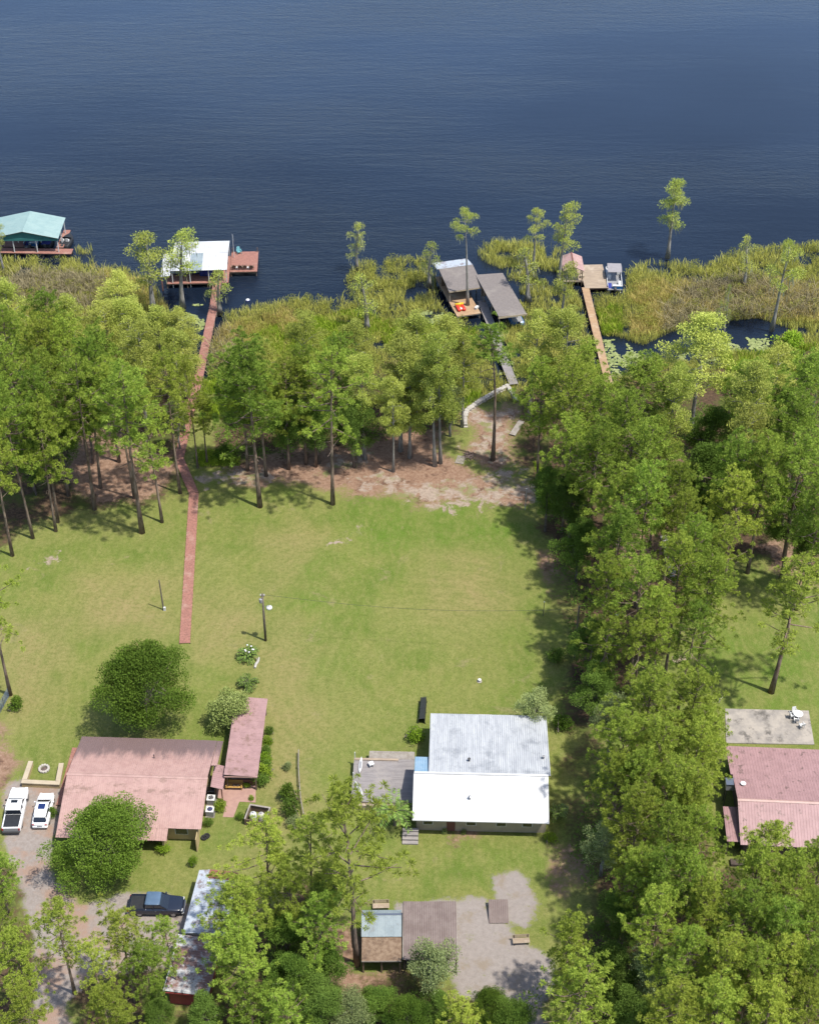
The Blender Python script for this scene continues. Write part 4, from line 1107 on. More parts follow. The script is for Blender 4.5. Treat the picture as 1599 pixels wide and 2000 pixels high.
MB().box(3.55, 3.7, -6.8, -5.05, 0, 2.1).build('wing_wall', 'yellow_stucco', ph)
for x in (5.3,):
    f = MB().box(x - .7, x + .7, -5.06, -5.003, .9, 2.1).build('window', 'white_plastic', ph); MB().box(x - .62, x + .62, -5.08, -5.062, .98, 2.02).build('pane', 'glass_dark', f)
# lower lean-to strip and annex roof on the right side
lo = slope(ph, (9.0, .3, 2.1), (9.0, 3.6, 2.1), (7.7, 3.6, 2.5), 'rose_metal', .9, .3, .03); lo["label"] = 'darker rose lean-to strip on the right side'
posts_at(ph, [(8.85, .45), (8.85, 3.4)], 0, 2.0, 'brick_red', .06)
br = thing('walk_deck', 'brown plank walk along the left end of the pink-roofed house', 'deck', ph.location, ph.rotation_euler.z)
deck(br, -9.2, -7.75, -1.0, 7.4, .22, 'red_deck', 'y', .15, False, 'brown_wood', 0)
MB().box(5.2, 7.6, 6.95, 8.2, 0, .12).build('back_step', 'orange_deck', ph)

# pergola with long rose roof
A, B_, C_, D_ = at(460, 1364, 2.4), at(523.6, 1364, 2.5), at(501, 1518, 2.5), at(439.5, 1516, 2.4)
pc = (A + B_ + C_ + D_) / 4
dv = ((B_ + A) / 2 - (C_ + D_) / 2)
pg = thing('pergola', 'long shelter with a stained rose metal roof beside the pink house', 'shelter', (pc.x, pc.y, 0), math.atan2(dv.y, dv.x) - math.pi / 2)
wl2, ln2 = ((B_ - A).length + (C_ - D_).length) / 4, dv.length / 2
slope(pg, (wl2, -ln2, 2.45), (wl2, ln2, 2.45), (-wl2, ln2, 2.75), 'patchy_rose_metal', .95, .32, .02)
posts_at(pg, [(sx_ * (wl2 - .25), y) for sx_ in (-1, 1) for y in (-ln2 + .3, -ln2 / 3, ln2 / 3, ln2 - .3)], 0, 2.36, 'brown_wood')
MB().box(-wl2 + .35, wl2 - .35, -ln2 + .8, ln2 - .4, .0, .06).build('floor_slab', 'concrete', pg)
MB().box(-wl2 + .4, wl2 - .4, -ln2 + .85, -ln2 + .97, .06, .95).build('front_wall', 'brick_red', pg)
MB().box(-wl2 - .02, wl2 + .02, -ln2 - .04, -ln2 + .03, 2.3, 2.46).build('fascia', 'pink_metal', pg)
# paved patio
z6 = lambda x, y: (390 + x / 7.27, 1420 + y / 7.27)
poly = [at(*z6(x, y)) for x, y in [(235, 800), (800, 790), (795, 1075), (565, 1062), (480, 1285), (330, 1280), (385, 1060), (245, 1000)]]
pv = tag(MB().prism([(p.x, p.y) for p in poly][::-1], -.05, .05).build('patio', 'pink_paver'), kind='structure')
pv.data.flip_normals() if False else None
p = at(458, 1540)
bn = thing('bench', 'orange wooden bench with two dark cushions in front of the shelter', 'bench', (p.x, p.y, .05), R(-2))
for k in range(4): MB().box(-.95, .95, -.32 + k * .155, -.32 + k * .155 + .14, .42, .46).build('seat_slat', 'orange_wood', bn)
for k in range(3): MB().box(-.95, .95, .33 + k * .02, .36 + k * .02, .52 + k * .15, .64 + k * .15).build('back_slat', 'orange_wood', bn)
for x in (-.88, .82):
    for y in (-.28, .25): MB().box(x, x + .07, y, y + .07, 0, .42).build('leg', 'orange_wood', bn)
    MB().box(x, x + .07, .28, .35, .42, .98).build('back_post', 'orange_wood', bn)
    MB().box(x - .02, x + .09, -.3, .28, .62, .66).build('armrest', 'orange_wood', bn)
for x in (.02, .42): MB().loft([(x + u * .17, .17 * (1 - .35 * abs(u) ** 4), .465, .57, .05) for u in (-1, -.7, 0, .7, 1)]).build('cushion', 'brown_wood', bn, smooth=True)
def ac_unit(label, px, py, fan):
    p = at(px, py)
    u = thing('air_conditioner', label, 'air conditioner', (p.x, p.y, 0), R(-3), 'air conditioners beside the pink house')
    MB().box(-.5, .5, -.5, .5, 0, .08).build('base_pad', 'concrete', u)
    MB().loft([(-.42, .40, .1, .82, .06), (.42, .40, .1, .82, .06)]).build('cabinet', 'gray_plastic', u)
    MB().box(-.44, .44, -.42, .42, .82, .88).build('top_cover', 'white_plastic', u)
    MB().lathe([(.30, 0), (.30, .015)], 16, (0, 0, .882)).build('fan_grille', 'dark_metal', u)
    for k in range(4):
        a = k * math.pi / 2 + .4
        MB().add([(.04 * math.cos(a), .04 * math.sin(a), .905), (.27 * math.cos(a - .3), .27 * math.sin(a - .3), .9), (.27 * math.cos(a + .3), .27 * math.sin(a + .3), .915)], [(0, 1, 2)]).build('fan_blade', fan, u)
ac_unit('air conditioner with gray fan, farther one of the pair', *z6(170, 1075), 'gray_plastic')
ac_unit('air conditioner with dark fan, nearer one of the pair', *z6(155, 1240), 'blue_canvas')
p = at(*z6(170, 960))
gr = thing('grill', 'black covered grill between the lean-to and air conditioners', 'grill', (p.x, p.y, 0), 0)
MB().box(-.45, .45, -.3, .3, .1, .8).build('cabinet', 'dark_metal', gr)
MB().loft([(-.45, .3, .8, 1.1, .14), (.45, .3, .8, 1.1, .14)]).build('lid', 'black_vinyl', gr, smooth=True)
MB().tube([(-.35, -.36, .95), (.35, -.36, .95)], .02, 6).build('handle', 'chrome_gray', gr)
# tank enclosure
Ta, Tb, Tc, Td = [at(*z6(x, y), .9) for x, y in [(740, 1100), (970, 1155), (905, 1345), (670, 1335)]]
tc = (Ta + Tb + Tc + Td) / 4
te = thing('tank_enclosure', 'open-topped dark wooden enclosure beside the pink patio', 'enclosure', (tc.x, tc.y, 0), R(-12))
hx, hy = 1.15, 1.05
for nm, b in (('side_wall', (-hx, -hx + .08, -hy, hy)), ('side_wall', (hx - .08, hx, -hy, hy)), ('back_wall', (-hx + .085, hx - .085, hy - .08, hy)), ('front_wall', (-hx + .085, hx - .085, -hy, -hy + .08))):
    for k in range(5): MB().box(*b, .03 + k * .19, .03 + k * .19 + .175).build('board', 'brown_wood', te)
for x0, x1, y in ((-hx - .03, hx + .03, hy - .04), ):
    MB().box(x0, x1, y - .1, y + .1, .985, 1.03).build('cap', 'weathered_wood', te)
for x in (-hx + .04, hx - .04): MB().box(x - .08, x + .08, -hy, hy - .145, .985, 1.03).build('cap', 'weathered_wood', te)
def tank(label, x, y, mat):
    q = te.matrix_basis @ Vector((x, y, 0))
    tk = thing('water_tank', label, 'tank', (q.x, q.y, .02), 0, 'tanks in the wooden enclosure')
    MB().lathe([(.36, 0), (.38, .1), (.38, .95), (.30, 1.12), (.10, 1.2), (.05, 1.2)], 18).build('body', mat, tk, smooth=True)
    MB().lathe([(.10, 0), (.10, .07), (.02, .09)], 10, (0, 0, 1.2)).build('cap', 'gray_plastic', tk)
    MB().tube([(.1, -.1, 1.18), (.3, -.35, 1.1), (.36, -.42, .6)], .03, 6).build('pipe', 'white_plastic', tk)
tank('white water tank in the wooden enclosure', -.42, -.2, 'white_plastic')
tank('pinkish brown water tank in the wooden enclosure', .45, -.1, 'pale_concrete')

# U-shaped yellow garden wall with fire ring
gw = thing('garden_wall', 'low yellow U-shaped garden wall above the parked cars', 'wall', (*at(85, 1520)[:2], 0), R(-2.5))
U = [local(gw, at(x, y, .75)) for x, y in [(62, 1483), (47, 1526), (113, 1529), (121, 1487)]]
for a, b, nm in ((U[0], U[1], 'side_wall'), (U[1], U[2], 'front_wall'), (U[2], U[3], 'side_wall')):
    d = (b - a).normalized(); nrm = Vector((-d.y, d.x, 0)); c = (a + b) / 2; hl = (b - a).length / 2 + (.24 if nm == 'front_wall' else -.27)
    MB().obox(c, d, nrm, hl, .2, 0, .68).build(nm, 'yellow_stucco', gw)
    MB().obox(c, d, nrm, hl + .02, .27, .684, .76).build('coping', 'cream_siding', gw)
p = at(87, 1503)
fp = thing('fire_ring', 'round stone fire ring on the grass inside the yellow wall', 'fire ring', (p.x, p.y, 0))
for k in range(12):
    a = k * math.pi / 6
    MB().loft([(-.13, .11, 0, .26, .05), (-.05, .14, 0, .3, .06), (.06, .14, 0, .29, .06), (.14, .1, 0, .25, .05)]).build('stone', 'pale_concrete', fp, Matrix.Translation((.52 * math.cos(a), .52 * math.sin(a), 0)) @ Matrix.Rotation(a + 1.57 + trng.uniform(-.15, .15), 4, 'Z'))
MB().lathe([(.42, .02), (.3, .07), (.02, .1)], 12).build('ash_bed', 'burnt_brush', fp)

# ================================================================== right pink-roofed house
rh = thing('house', 'house with a dusky rose metal roof at the right edge', 'house', (44.2, 107.7, 0), R(-3.2))
gable_walls(rh, 'dark_wood', -8.9, 9, [(-4.0, 0), (-4.0, 2.5), (0, 4.0), (4.2, 3.25), (8.3, 2.72), (8.3, 0)])
slope(rh, (-9.4, -4.7, 2.55), (9.4, -4.7, 2.55), (9.4, 0, 4.2), 'rose_metal', .94, .31, .016)
slope(rh, (9.4, 4.2, 3.42), (-9.4, 4.2, 3.42), (-9.4, .02, 4.2), 'rose_metal', .94, .31, .016)
slope(rh, (9.3, 8.9, 2.80), (-9.6, 8.9, 2.80), (-9.6, 4.22, 3.40), 'rose_metal', .94, .31, .016)
slope(rh, (-10.7, -4.1, 2.25), (-9.05, -4.1, 2.25), (-9.05, .4, 2.5), 'rose_metal', .82, .31, .03)
posts_at(rh, [(-10.55, -3.95), (-10.55, .2)], 0, 2.15, 'dark_wood')
MB().add([(-9.42, -.2, 4.19), (9.42, -.2, 4.19), (9.42, 0, 4.29), (-9.42, 0, 4.29), (9.42, .2, 4.19), (-9.42, .2, 4.19)], [(0, 1, 2, 3), (3, 2, 4, 5)]).build('ridge_cap', 'pink_metal', rh)
MB().box(-10.2, -9.3, 2.6, 3.5, 2.6, 3.5).build('swamp_cooler', 'gray_plastic', rh)
MB().box(-10.25, -9.25, 2.55, 3.55, 3.505, 3.56).build('cooler_lid', 'chrome_gray', rh)
posts_at(rh, [(-10.1, 2.7), (-10.1, 3.4)], 0, 2.59, 'dark_metal', .04)
MB().lathe([(.05, 0), (.28, .12), (.30, .13)], 14, (-8.5, 2.5, 3.85)).build('satellite_dish', 'white_plastic', rh)
MB().box(-10.2, -8.6, -5.6, -4.8, 0, .35).build('entry_step', 'dark_wood', rh)
poly = [at(x, y) for x, y in [(1415, 1385), (1578, 1389), (1589, 1455), (1417, 1452)]]
pt = tag(MB().prism([(p.x, p.y) for p in poly][::-1], -.05, .10).build('concrete_patio', 'concrete'), kind='structure')
def plastic_chair(label, px, py, ang):
    p = at(px, py, .1)
    ch = thing('patio_chair', label, 'chair', (p.x, p.y, .1), R(ang), 'white plastic patio chairs')
    MB().box(-.25, .25, -.25, .22, .40, .44).build('seat', 'white_plastic', ch)
    MB().add([(-.25, .2, .45), (.25, .2, .45), (.23, .32, .92), (-.23, .32, .92), (-.25, .25, .45), (.25, .25, .45), (.23, .36, .92), (-.23, .36, .92)], [(0, 1, 2, 3), (5, 4, 7, 6), (3, 2, 6, 7), (0, 3, 7, 4), (1, 5, 6, 2)]).build('backrest', 'white_plastic', ch)
    for x in (-.27, .23):
        MB().box(x, x + .05, -.24, .22, .62, .66).build('armrest', 'white_plastic', ch)
        for y in (-.24, .2): MB().box(x, x + .05, y, y + .05, 0, .395 if y > 0 else .615).build('leg', 'white_plastic', ch)
p = at(1556, 1402, .1)
tb = thing('patio_table', 'round white plastic table on the concrete patio', 'table', (p.x, p.y, .1))
MB().lathe([(.55, .68), (.57, .70), (.56, .73), (.02, .735)], 20).build('table_top', 'white_plastic', tb)
for k in range(4):
    a = k * 1.5708 + .4
    MB().tube([(.42 * math.cos(a), .42 * math.sin(a), 0), (.3 * math.cos(a), .3 * math.sin(a), .69)], .035, 6).build('leg', 'white_plastic', tb)
plastic_chair('white plastic chair left of the round patio table', 1545, 1402, 95)
plastic_chair('white plastic chair in front of the round patio table', 1553, 1411, 175)
plastic_chair('white plastic chair behind the round patio table', 1550, 1395, 15)
plastic_chair('white plastic chair standing apart from the patio table', 1564, 1421, 200)
p = at(1403, 1371)
bb = thing('bird_bath', 'small pale bird bath on grass behind the concrete patio', 'bird bath', (p.x, p.y, 0))
MB().lathe([(.2, 0), (.14, .08), (.08, .5), (.1, .7), (.3, .8), (.33, .86), (.28, .86), (.05, .80)], 14).build('basin', 'pale_concrete', bb, smooth=True)
MB().lathe([(.27, .845), (.02, .846)], 14).build('water', 'lake_water', bb)

# ================================================================== trailer, red shed
def px_rect(name, label, cat, corners, z, group=None):
    """corners: far-left, far-right, near-right, near-left in the photograph at height z -> root + half sizes"""
    A, B, C, D = [at(x, y, z) for x, y in corners]
    c = (A + B + C + D) / 4
    d = ((A + B) - (C + D)) / 2
    w = ((B - A).length + (C - D).length) / 2
    e = ((B + C) - (A + D)) / 2
    ang = math.atan2(e.y, e.x)
    return thing(name, label, cat, (c.x, c.y, 0), ang, group), w / 2, abs(d.x * -math.sin(ang) + d.y * math.cos(ang)) / 2
# The trailer is a long box, turned so that its long side runs away from the viewer
def long_building(name, label, cat, far_l, near_l, width, z):
    a, b = at(*far_l, z), at(*near_l, z)
    d = a - b; L = d.length
    ang = math.atan2(d.y, d.x) - math.pi / 2
    rt = Vector((math.cos(ang), math.sin(ang), 0))
    c = (a + b) / 2 + rt * width / 2
    return thing(name, label, cat, (c.x, c.y, 0), ang), width / 2, L / 2
tl, w, l = long_building('trailer', 'long trailer with a pale blue and rust-red striped metal roof', 'trailer', (390, 1697), (357, 1821), 4.0, 2.8)
gable_walls(tl, 'white_metal', -w + .1, w - .1, [(-l + .1, .4), (-l + .1, 2.6), (l - .1, 2.6), (l - .1, .4)])
def tm(i, k): return 'rust_red_metal' if i >= k * .74 else 'pale_blue_metal'
slope(tl, (w * .62, -l, 2.83), (w * .62, l, 2.83), (-w * .45, l, 2.86), 'pale_blue_metal', 1.2, .3, .05, mats=tm)
slope(tl, (w + .02, -l, 2.70), (w + .02, l, 2.70), (w * .62, l, 2.83), 'pale_blue_metal', 1.2, .3, .05, mats=tm)
slope(tl, (-w - .02, l, 2.62), (-w - .02, -l, 2.62), (-w * .45, -l, 2.85), 'pale_blue_metal', 1.2, .4, .02)
for y in (-l * .5, 0, l * .5): MB().box(-w + .03, -w + .097, y - .5, y + .5, 1.3, 2.1).build('window', 'glass_dark', tl)
for y in (-l + 1, 0, l - 1): MB().box(-.8, .8, y - .2, y + .2, 0, .39).build('block', 'concrete', tl)
rs, w, l = long_building('shed', 'shed with rusted white metal roof and red wall, bottom left', 'shed', (350, 1826), (320, 1936), 4.3, 2.6)
gable_walls(rs, 'red_paint', -w + .3, w - .3, [(-l + .45, 0), (-l + .45, 2.35), (l - .3, 2.35), (l - .3, 0)])
slope(rs, (w, -l, 2.5), (w, l, 2.5), (-w, l, 2.72), 'rusty_white_metal', .9, .3, .04)
MB().box(-w - .04, -w + .03, -l, l, 2.55, 2.76).build('fascia', 'white_metal', rs)
MB().box(-w, w, -l - .04, -l + .02, 2.36, 2.48).build('fascia', 'red_paint', rs)

# ================================================================== blue-gray shed and carport
bs, w, l = px_rect('shed', 'shed with blue-gray metal ridge roof and leaf-covered lean-to', 'shed', [(706, 1777), (784, 1776), (784, 1827), (706, 1827)], 2.8)
l_ = l
gable_walls(bs, 'weathered_wood', -w + .15, w - .15, [(-l + .1, 0), (-l + .1, 2.45), (l * .45, 2.95), (l - .1, 2.5), (l - .1, 0)])
slope(bs, (-w, -l, 2.62), (w, -l, 2.62), (w, l * .45, 3.15), 'bluegray_metal', .8, .2, .035)
slope(bs, (w, l, 2.70), (-w, l, 2.70), (-w, l * .45, 3.15), 'bluegray_metal', .8, .2, .035)
MB().box(-w, w, l * .45 - .1, l * .45 + .1, 3.14, 3.20).build('ridge_cap', 'chrome_gray', bs)
q0 = local(bs, at(706, 1877, 2.15)); q1 = local(bs, at(784, 1875, 2.15))
lt = slope(bs, (q0.x, q0.y, 2.15), (q1.x, q0.y, 2.15), (q1.x, -l - .02, 2.52), 'leaf_litter_roof', .8, .2, .03, panels=False); lt["label"] = 'lean-to roof covered in brown leaf litter'
posts_at(bs, [(q0.x + .15, q0.y + .2), (q1.x - .15, q0.y + .2), ((q0.x + q1.x) / 2, q0.y + .2)], 0, 2.05, 'brown_wood')
MB().box(q0.x, q1.x, q0.y - .04, q0.y + .02, 2.0, 2.14).build('fascia', 'weathered_wood', bs)
cp, w, l = px_rect('carport', 'carport with a flat brown ribbed metal roof beside the blue-gray shed', 'carport', [(787, 1762), (890, 1762), (894, 1873), (787, 1873)], 2.5)
slope(cp, (-w, -l, 2.42), (w, -l, 2.42), (w, l, 2.62), 'brown_metal', .85, .21, .04)
posts_at(cp, [(sx_ * (w - .15), y) for sx_ in (-1, 1) for y in (-l + .2, 0, l - .2)], 0, 2.33, 'dark_wood')
for sx_ in (-1, 1): MB().box(sx_ * w - .05, sx_ * w + .05, -l, l, 2.36, 2.5).build('side_beam', 'weathered_wood', cp)
MB().box(-w, w, l - .06, l + .02, 2.44, 2.58).build('fascia', 'white_plastic', cp)
def slat_bench(label, px, py, ang):
    p = at(px, py)
    b = thing('slat_bench', label, 'bench', (p.x, p.y, 0), R(ang), 'slatted wooden benches')
    for k in range(4): MB().box(-.85, .85, -.3 + k * .15, -.3 + k * .15 + .13, .42, .46).build('slat', 'tan_deck', b)
    for k in range(3): MB().box(-.85, .85, .30 + k * .03, .33 + k * .03, .5 + k * .15, .62 + k * .15).build('back_slat', 'tan_deck', b)
    for x in (-.72, .66):
        for y in (-.25, .22): MB().box(x, x + .06, y, y + .06, 0, .42).build('leg', 'dark_wood', b)
        MB().box(x, x + .06, .285, .34, .42, .95).build('back_post', 'dark_wood', b)
slat_bench('wooden bench on the grass behind the blue-gray shed', 744, 1774, 2)
slat_bench('wooden bench on the right edge of the sandy drive', 1017, 1842, 4)
shp, w, l = px_rect('metal_sheet', 'brown ribbed metal sheet leaning low over the sandy drive', 'metal sheet', [(948, 1762), (990, 1762), (994, 1800), (960, 1800)], .3)
slope(shp, (-w, -l, .1), (w, -l, .1), (w, l, .75), 'brown_metal', .8, .2, .03, thick=.03)
posts_at(shp, [(-w + .1, l - .12), (w - .1, l - .12)], 0, .66, 'weathered_wood', .05)
# ================================================================== docks
# ---- green boathouse at the left edge
gz, ge = 4.6, 3.3
rf, rn = at(59, 408, gz + .4), at(43, 448.5, gz + .4)
ef, en = at(127, 425, ge + .4), at(111.5, 464, ge + .4)
d = (rf - rn); ang = math.atan2(d.y, d.x) - math.pi / 2
c = (rf + rn) / 2
gb = thing('boathouse', 'boathouse with pale green gable roof on a red dock', 'boathouse', (c.x, c.y, -.4), ang)
L = d.length / 2; hw = abs(local(gb, (ef + en) / 2).x)
slope(gb, (hw, -L, ge + .4), (hw, L, ge + .4), (0, L, gz + .4), 'green_metal', .95, .4, .02)
slope(gb, (-hw, L, ge + .4), (-hw, -L, ge + .4), (0, -L, gz + .4), 'green_metal', .95, .4, .02)
MB().add([(-hw + .1, -L + .25, ge + .25), (hw - .1, -L + .25, ge + .25), (0, -L + .25, gz + .25), (-hw + .1, -L + .32, ge + .25), (hw - .1, -L + .32, ge + .25), (0, -L + .32, gz + .25)],
         [(0, 1, 2), (5, 4, 3), (0, 3, 4, 1)]).build('gable', 'teal_paint', gb)
MB().box(-hw + .1, hw - .1, -L + .2, -L + .35, ge - .15, ge + .24).build('beam', 'teal_paint', gb)
posts_at(gb, [(x, y) for x in (-hw + .3, -hw / 3, hw / 3, hw - .3) for y in (-L + .4, 0, L - .4)], -1.2, ge + .1, 'white_plastic')
gd = thing('dock', 'red plank dock in front of the green boathouse', 'dock', (c.x, c.y, -.4), R(-2.0))
q = [local(gd, at(x, y, .5)) for x, y in [(-30, 480), (143, 486.5), (140, 496), (-30, 491)]]
deck(gd, q[0].x, (q[1].x + q[2].x) / 2, q[2].y, q[1].y + .1, .9, 'red_deck', 'x', .16, True, 'dark_wood', -1.2)
q = [local(gd, at(x, y, .5)) for x, y in [(127, 449), (117, 484)]]
deck(gd, q[1].x - .6, q[1].x + .6, q[1].y + .15, q[0].y, .9, 'red_deck', 'y', .16, True, 'dark_wood', -1.2)
deck(gd, q[1].x - 11, q[1].x - 6.3, q[1].y + .15, q[1].y + 4.5, .88, 'red_deck', 'x', .16, True, 'dark_wood', -1.2)

def pontoon(name, label, p, ang, L=7.0, canopy='gray_canvas', side='boat_blue', group=None, z=-.4):
    """bow towards local +x"""
    b = thing(name, label, 'boat', (p.x, p.y, z), ang, group)
    for s in (-1, 1):
        st = [(-L / 2 + .2, .30, -.05, .55, .28), (L / 2 - 1.0, .30, -.05, .55, .28), (L / 2 - .4, .22, .12, .55, .2), (L / 2, .04, .4, .5, .03)]
        m = MB().loft(st)
        m.v = [(x, y + s * .85, zz) for x, y, zz in m.v]
        m.build('pontoon_tube', 'chrome_gray', b, smooth=True)
    MB().box(-L / 2 + .1, L / 2 - .4, -1.22, 1.22, .56, .66).build('deck_floor', 'gray_plastic', b)
    for nm, bx in (('fence_panel', (-L / 2 + .3, L / 2 - .5, -1.22, -1.17)), ('fence_panel', (-L / 2 + .3, L / 2 - .5, 1.17, 1.22)), ('fence_panel', (L / 2 - .5, L / 2 - .45, -1.22, 1.22)), ('fence_panel', (-L / 2 + .25, -L / 2 + .3, -1.22, .4))):
        f = MB().box(*bx, .67, 1.22).build(nm, side, b)
        MB().box(bx[0] - .02, bx[1] + .02, bx[2] - .02, bx[3] + .02, 1.223, 1.28).build('rail', 'white_plastic', f)
    for (x0, x1, y0, y1) in ((L / 2 - 2.2, L / 2 - .55, .55, 1.12), (L / 2 - 2.2, L / 2 - .55, -1.12, -.55), (-L / 2 + .4, -L / 2 + 1.0, -1.1, .35), (-L / 2 + 1.05, -L / 2 + 2.3, -1.12, -.6)):
        s_ = MB().box(x0, x1, y0, y1, .67, 1.06).build('seat', 'white_plastic', b)
        MB().box(x0 + .03, x1 - .03, y0 + .03, y1 - .03, 1.062, 1.12).build('cushion', 'white_plastic', s_)
    MB().box(-.2, .4, .5, 1.1, .67, 1.45).build('helm_console', 'white_plastic', b)
    MB().box(-L / 2 + .5, -L / 2 + 2.2, .45, 1.1, .67, .70).build('carpet', 'blue_canvas', b)
    if canopy:
        st = [(-.9 + 2.9 * u, 1.2 - .1 * abs(u - .5), 2.45 + .12 * math.sin(math.pi * u), 2.55 + .12 * math.sin(math.pi * u), .03) for u in (0, .15, .35, .5, .65, .85, 1)]
        MB().loft(st).build('canopy', canopy, b, smooth=False)
        for x in (-.8, 1.9):
            for y in (-1.15, 1.15): MB().tube([(.5, y, 1.25), (x, y, 2.46)], .022, 6).build('canopy_pole', 'chrome_gray', b)
    mt = MB().loft([(-L / 2 - .75, .14, .75, 1.2, .08), (-L / 2 - .55, .22, .7, 1.35, .1), (-L / 2 - .1, .2, .72, 1.3, .1)]).build('outboard_motor', 'dark_metal', b, smooth=True)
    MB().box(-L / 2 - .5, -L / 2 - .3, -.07, .07, -.3, .7).build('lower_unit', 'dark_metal', mt)
    return b
def runabout(label, p, ang, hull, inside, L=5.5, z=-.4, name='motor_boat', lift=0.):
    b = thing(name, label, 'boat', (p.x, p.y, z + lift), ang)
    st = [(-L / 2, .95, .1, .85, .15), (-L / 4, 1.05, 0, .85, .2), (L / 6, 1.0, 0, .9, .25), (L / 3, .7, .1, .95, .2), (L / 2, .05, .6, 1.0, .03)]
    MB().loft(st).build('hull', hull, b, smooth=True)
    MB().prism([(-L / 2 + .3, -.8), (L / 8, -.85), (L / 3.4, -.55), (L / 3.4, .55), (L / 8, .85), (-L / 2 + .3, .8)], .86, .905).build('cockpit', inside, b)
    MB().add([(L / 10, -.8, .9), (L / 10, .8, .9), (-.1, .7, 1.35), (-.1, -.7, 1.35), (L / 10 + .03, .8, .9), (L / 10 + .03, -.8, .9)], [(0, 1, 2, 3), (4, 5, 3, 2)]).build('windshield', 'glass_dark', b)
    for y in (-.45, .45):
        s_ = MB().box(-.9, -.4, y - .25, y + .25, .906, 1.15).build('seat', 'white_plastic', b)
        MB().box(-.98, -.9, y - .25, y + .25, .95, 1.5).build('backrest', 'white_plastic', s_)
    MB().loft([(-L / 2 - .5, .15, .4, 1.2, .08), (-L / 2 - .05, .2, .35, 1.15, .1)]).build('outboard_motor', 'dark_metal', b, smooth=True)
    return b
pontoon('pontoon_boat', 'white and blue pontoon boat under the green boathouse roof', at(67, 468, 0), ang + math.pi / 2, 6.0, None, 'boat_blue')
runabout('dark motor boat under the right side of green boathouse roof', at(94, 470, 0), ang + math.pi / 2, 'black_vinyl', 'blue_canvas', 5.0)
runabout('dark boat moored right of the red finger dock', at(131, 472, 0), ang + math.pi / 2 - .15, 'black_vinyl', 'black_vinyl', 4.2)

# ---- white-roofed dock house with red deck
z2 = lambda x, y: (300 + x / 6.6625, 440 + y / 6.6625)
zr, zd = 3.0, .55
A, B_, C_, D_ = [at(*z2(x, y), zr) for x, y in [(310, 205), (1010, 198), (935, 572), (185, 585)]]
d = ((A + B_) - (C_ + D_)) / 2; c = (A + B_ + C_ + D_) / 4
e = ((B_ + C_) - (A + D_)) / 2
wd = thing('dock_house', 'dock pavilion with a white metal roof patched in gray', 'pavilion', (c.x, c.y, -.4), math.atan2(e.y, e.x) + R(1.0))
w, l = e.length / 2, local(wd, (A + B_) / 2).y
def wm(i, k): return 'bluegray_metal' if i in (3, 4) else 'weathered_white_metal' if i in (0, 1) else 'white_metal'
slope(wd, (-w, -l, zr + .28), (w, -l, zr + .28), (w, 0, zr + .75), 'white_metal', e.length / 9, .3, .025, mats=wm)
slope(wd, (w, l, zr + .28), (-w, l, zr + .28), (-w, .02, zr + .75), 'white_metal', e.length / 9, .3, .025, mats=lambda i, k: 'weathered_white_metal' if i in (6, 7) else 'white_metal')
llo = slope(wd, (-w - 1.6, -l - .9, zr - .25), (-w - .02, -l - .9, zr - .1), (-w - .02, l * .3, zr + .1), 'white_metal', .8, .3, .02); llo["label"] = 'lower white lean-to roof on the left'
posts_at(wd, [(x, y) for x in (-w + .2, -w / 3, w / 3, w - .2) for y in (-l + .2, l - .2)], -1.2, zr + .15, 'white_plastic')
posts_at(wd, [(-w - 1.45, -l - .7)], -1.2, zr - .4, 'red_deck', .1)
MB().box(-w * .1, w * .95, l * .2, l * .2 + .1, .96, 2.6).build('inner_wall', 'red_deck', wd)
wk = thing('dock', 'red plank dock with chairs beside the white-roofed pavilion', 'dock', wd.location, wd.rotation_euler.z)
q = [local(wk, at(*z2(x, y), zd)) for x, y in [(1030, 350), (1390, 335), (1325, 605), (1000, 605), (190, 755), (800, 755)]]
front_y = (q[4].y + q[5].y) / 2
deck(wk, q[4].x - .3, w + .1, front_y, l - 1.0, zd + .4, 'red_deck', 'x', .15, True, 'brown_wood', -1.4)
deck(wk, w + .14, (q[1].x + q[2].x) / 2, (q[2].y + q[3].y) / 2, (q[0].y + q[1].y) / 2, zd + .42, 'red_deck', 'x', .15, True, 'brown_wood', -1.4)
posts_at(wk, [(w + .3, q[0].y - .2), ((q[1].x + q[2].x) / 2 - .15, q[0].y - .2)], zd + .42, zd + 1.3, 'brown_wood', .06)
p = at(*z2(410, 640), .55); pontoon('pontoon_boat', 'dark boat on a lift under the white dock roof', Vector((p.x, p.y + 1.2, 0)), wd.rotation_euler.z, 5.6, None, 'glass_blue')
p = at(*z2(680, 600), 1.2)
tp = thing('canvas_cover', 'blue canvas cover beside the boat under the white dock roof', 'cover', (p.x, p.y, zd), wd.rotation_euler.z)
MB().loft([(-1.0, .5, .02, .7, .2), (-.5, .7, .02, 1.1, .3), (.5, .7, .02, 1.15, .3), (1.0, .5, .02, .75, .2)]).build('cover', 'blue_canvas', tp, smooth=True)
MB().tube([(-.6, -.71, .4), (.6, -.71, .4)], .03, 6).build('strap', 'dark_metal', tp)
p = at(452, 478, 3.0)
fp_ = thing('flagpole', 'slim white flagpole at the far corner of white dock roof', 'flagpole', (p.x + .3, p.y, -.6), 0)
MB().tube([(0, 0, 0), (0, 0, 5.6)], [.06, .035], 8).build('pole', 'white_plastic', fp_)
MB().add([(.03, 0, 5.5), (.12, -.1, 5.45), (.16, -.12, 4.3), (.04, 0, 4.5), (.05, .02, 5.5), (.05, .02, 4.5)], [(0, 1, 2, 3), (1, 4, 5, 2)]).build('flag', 'white_plastic', fp_)
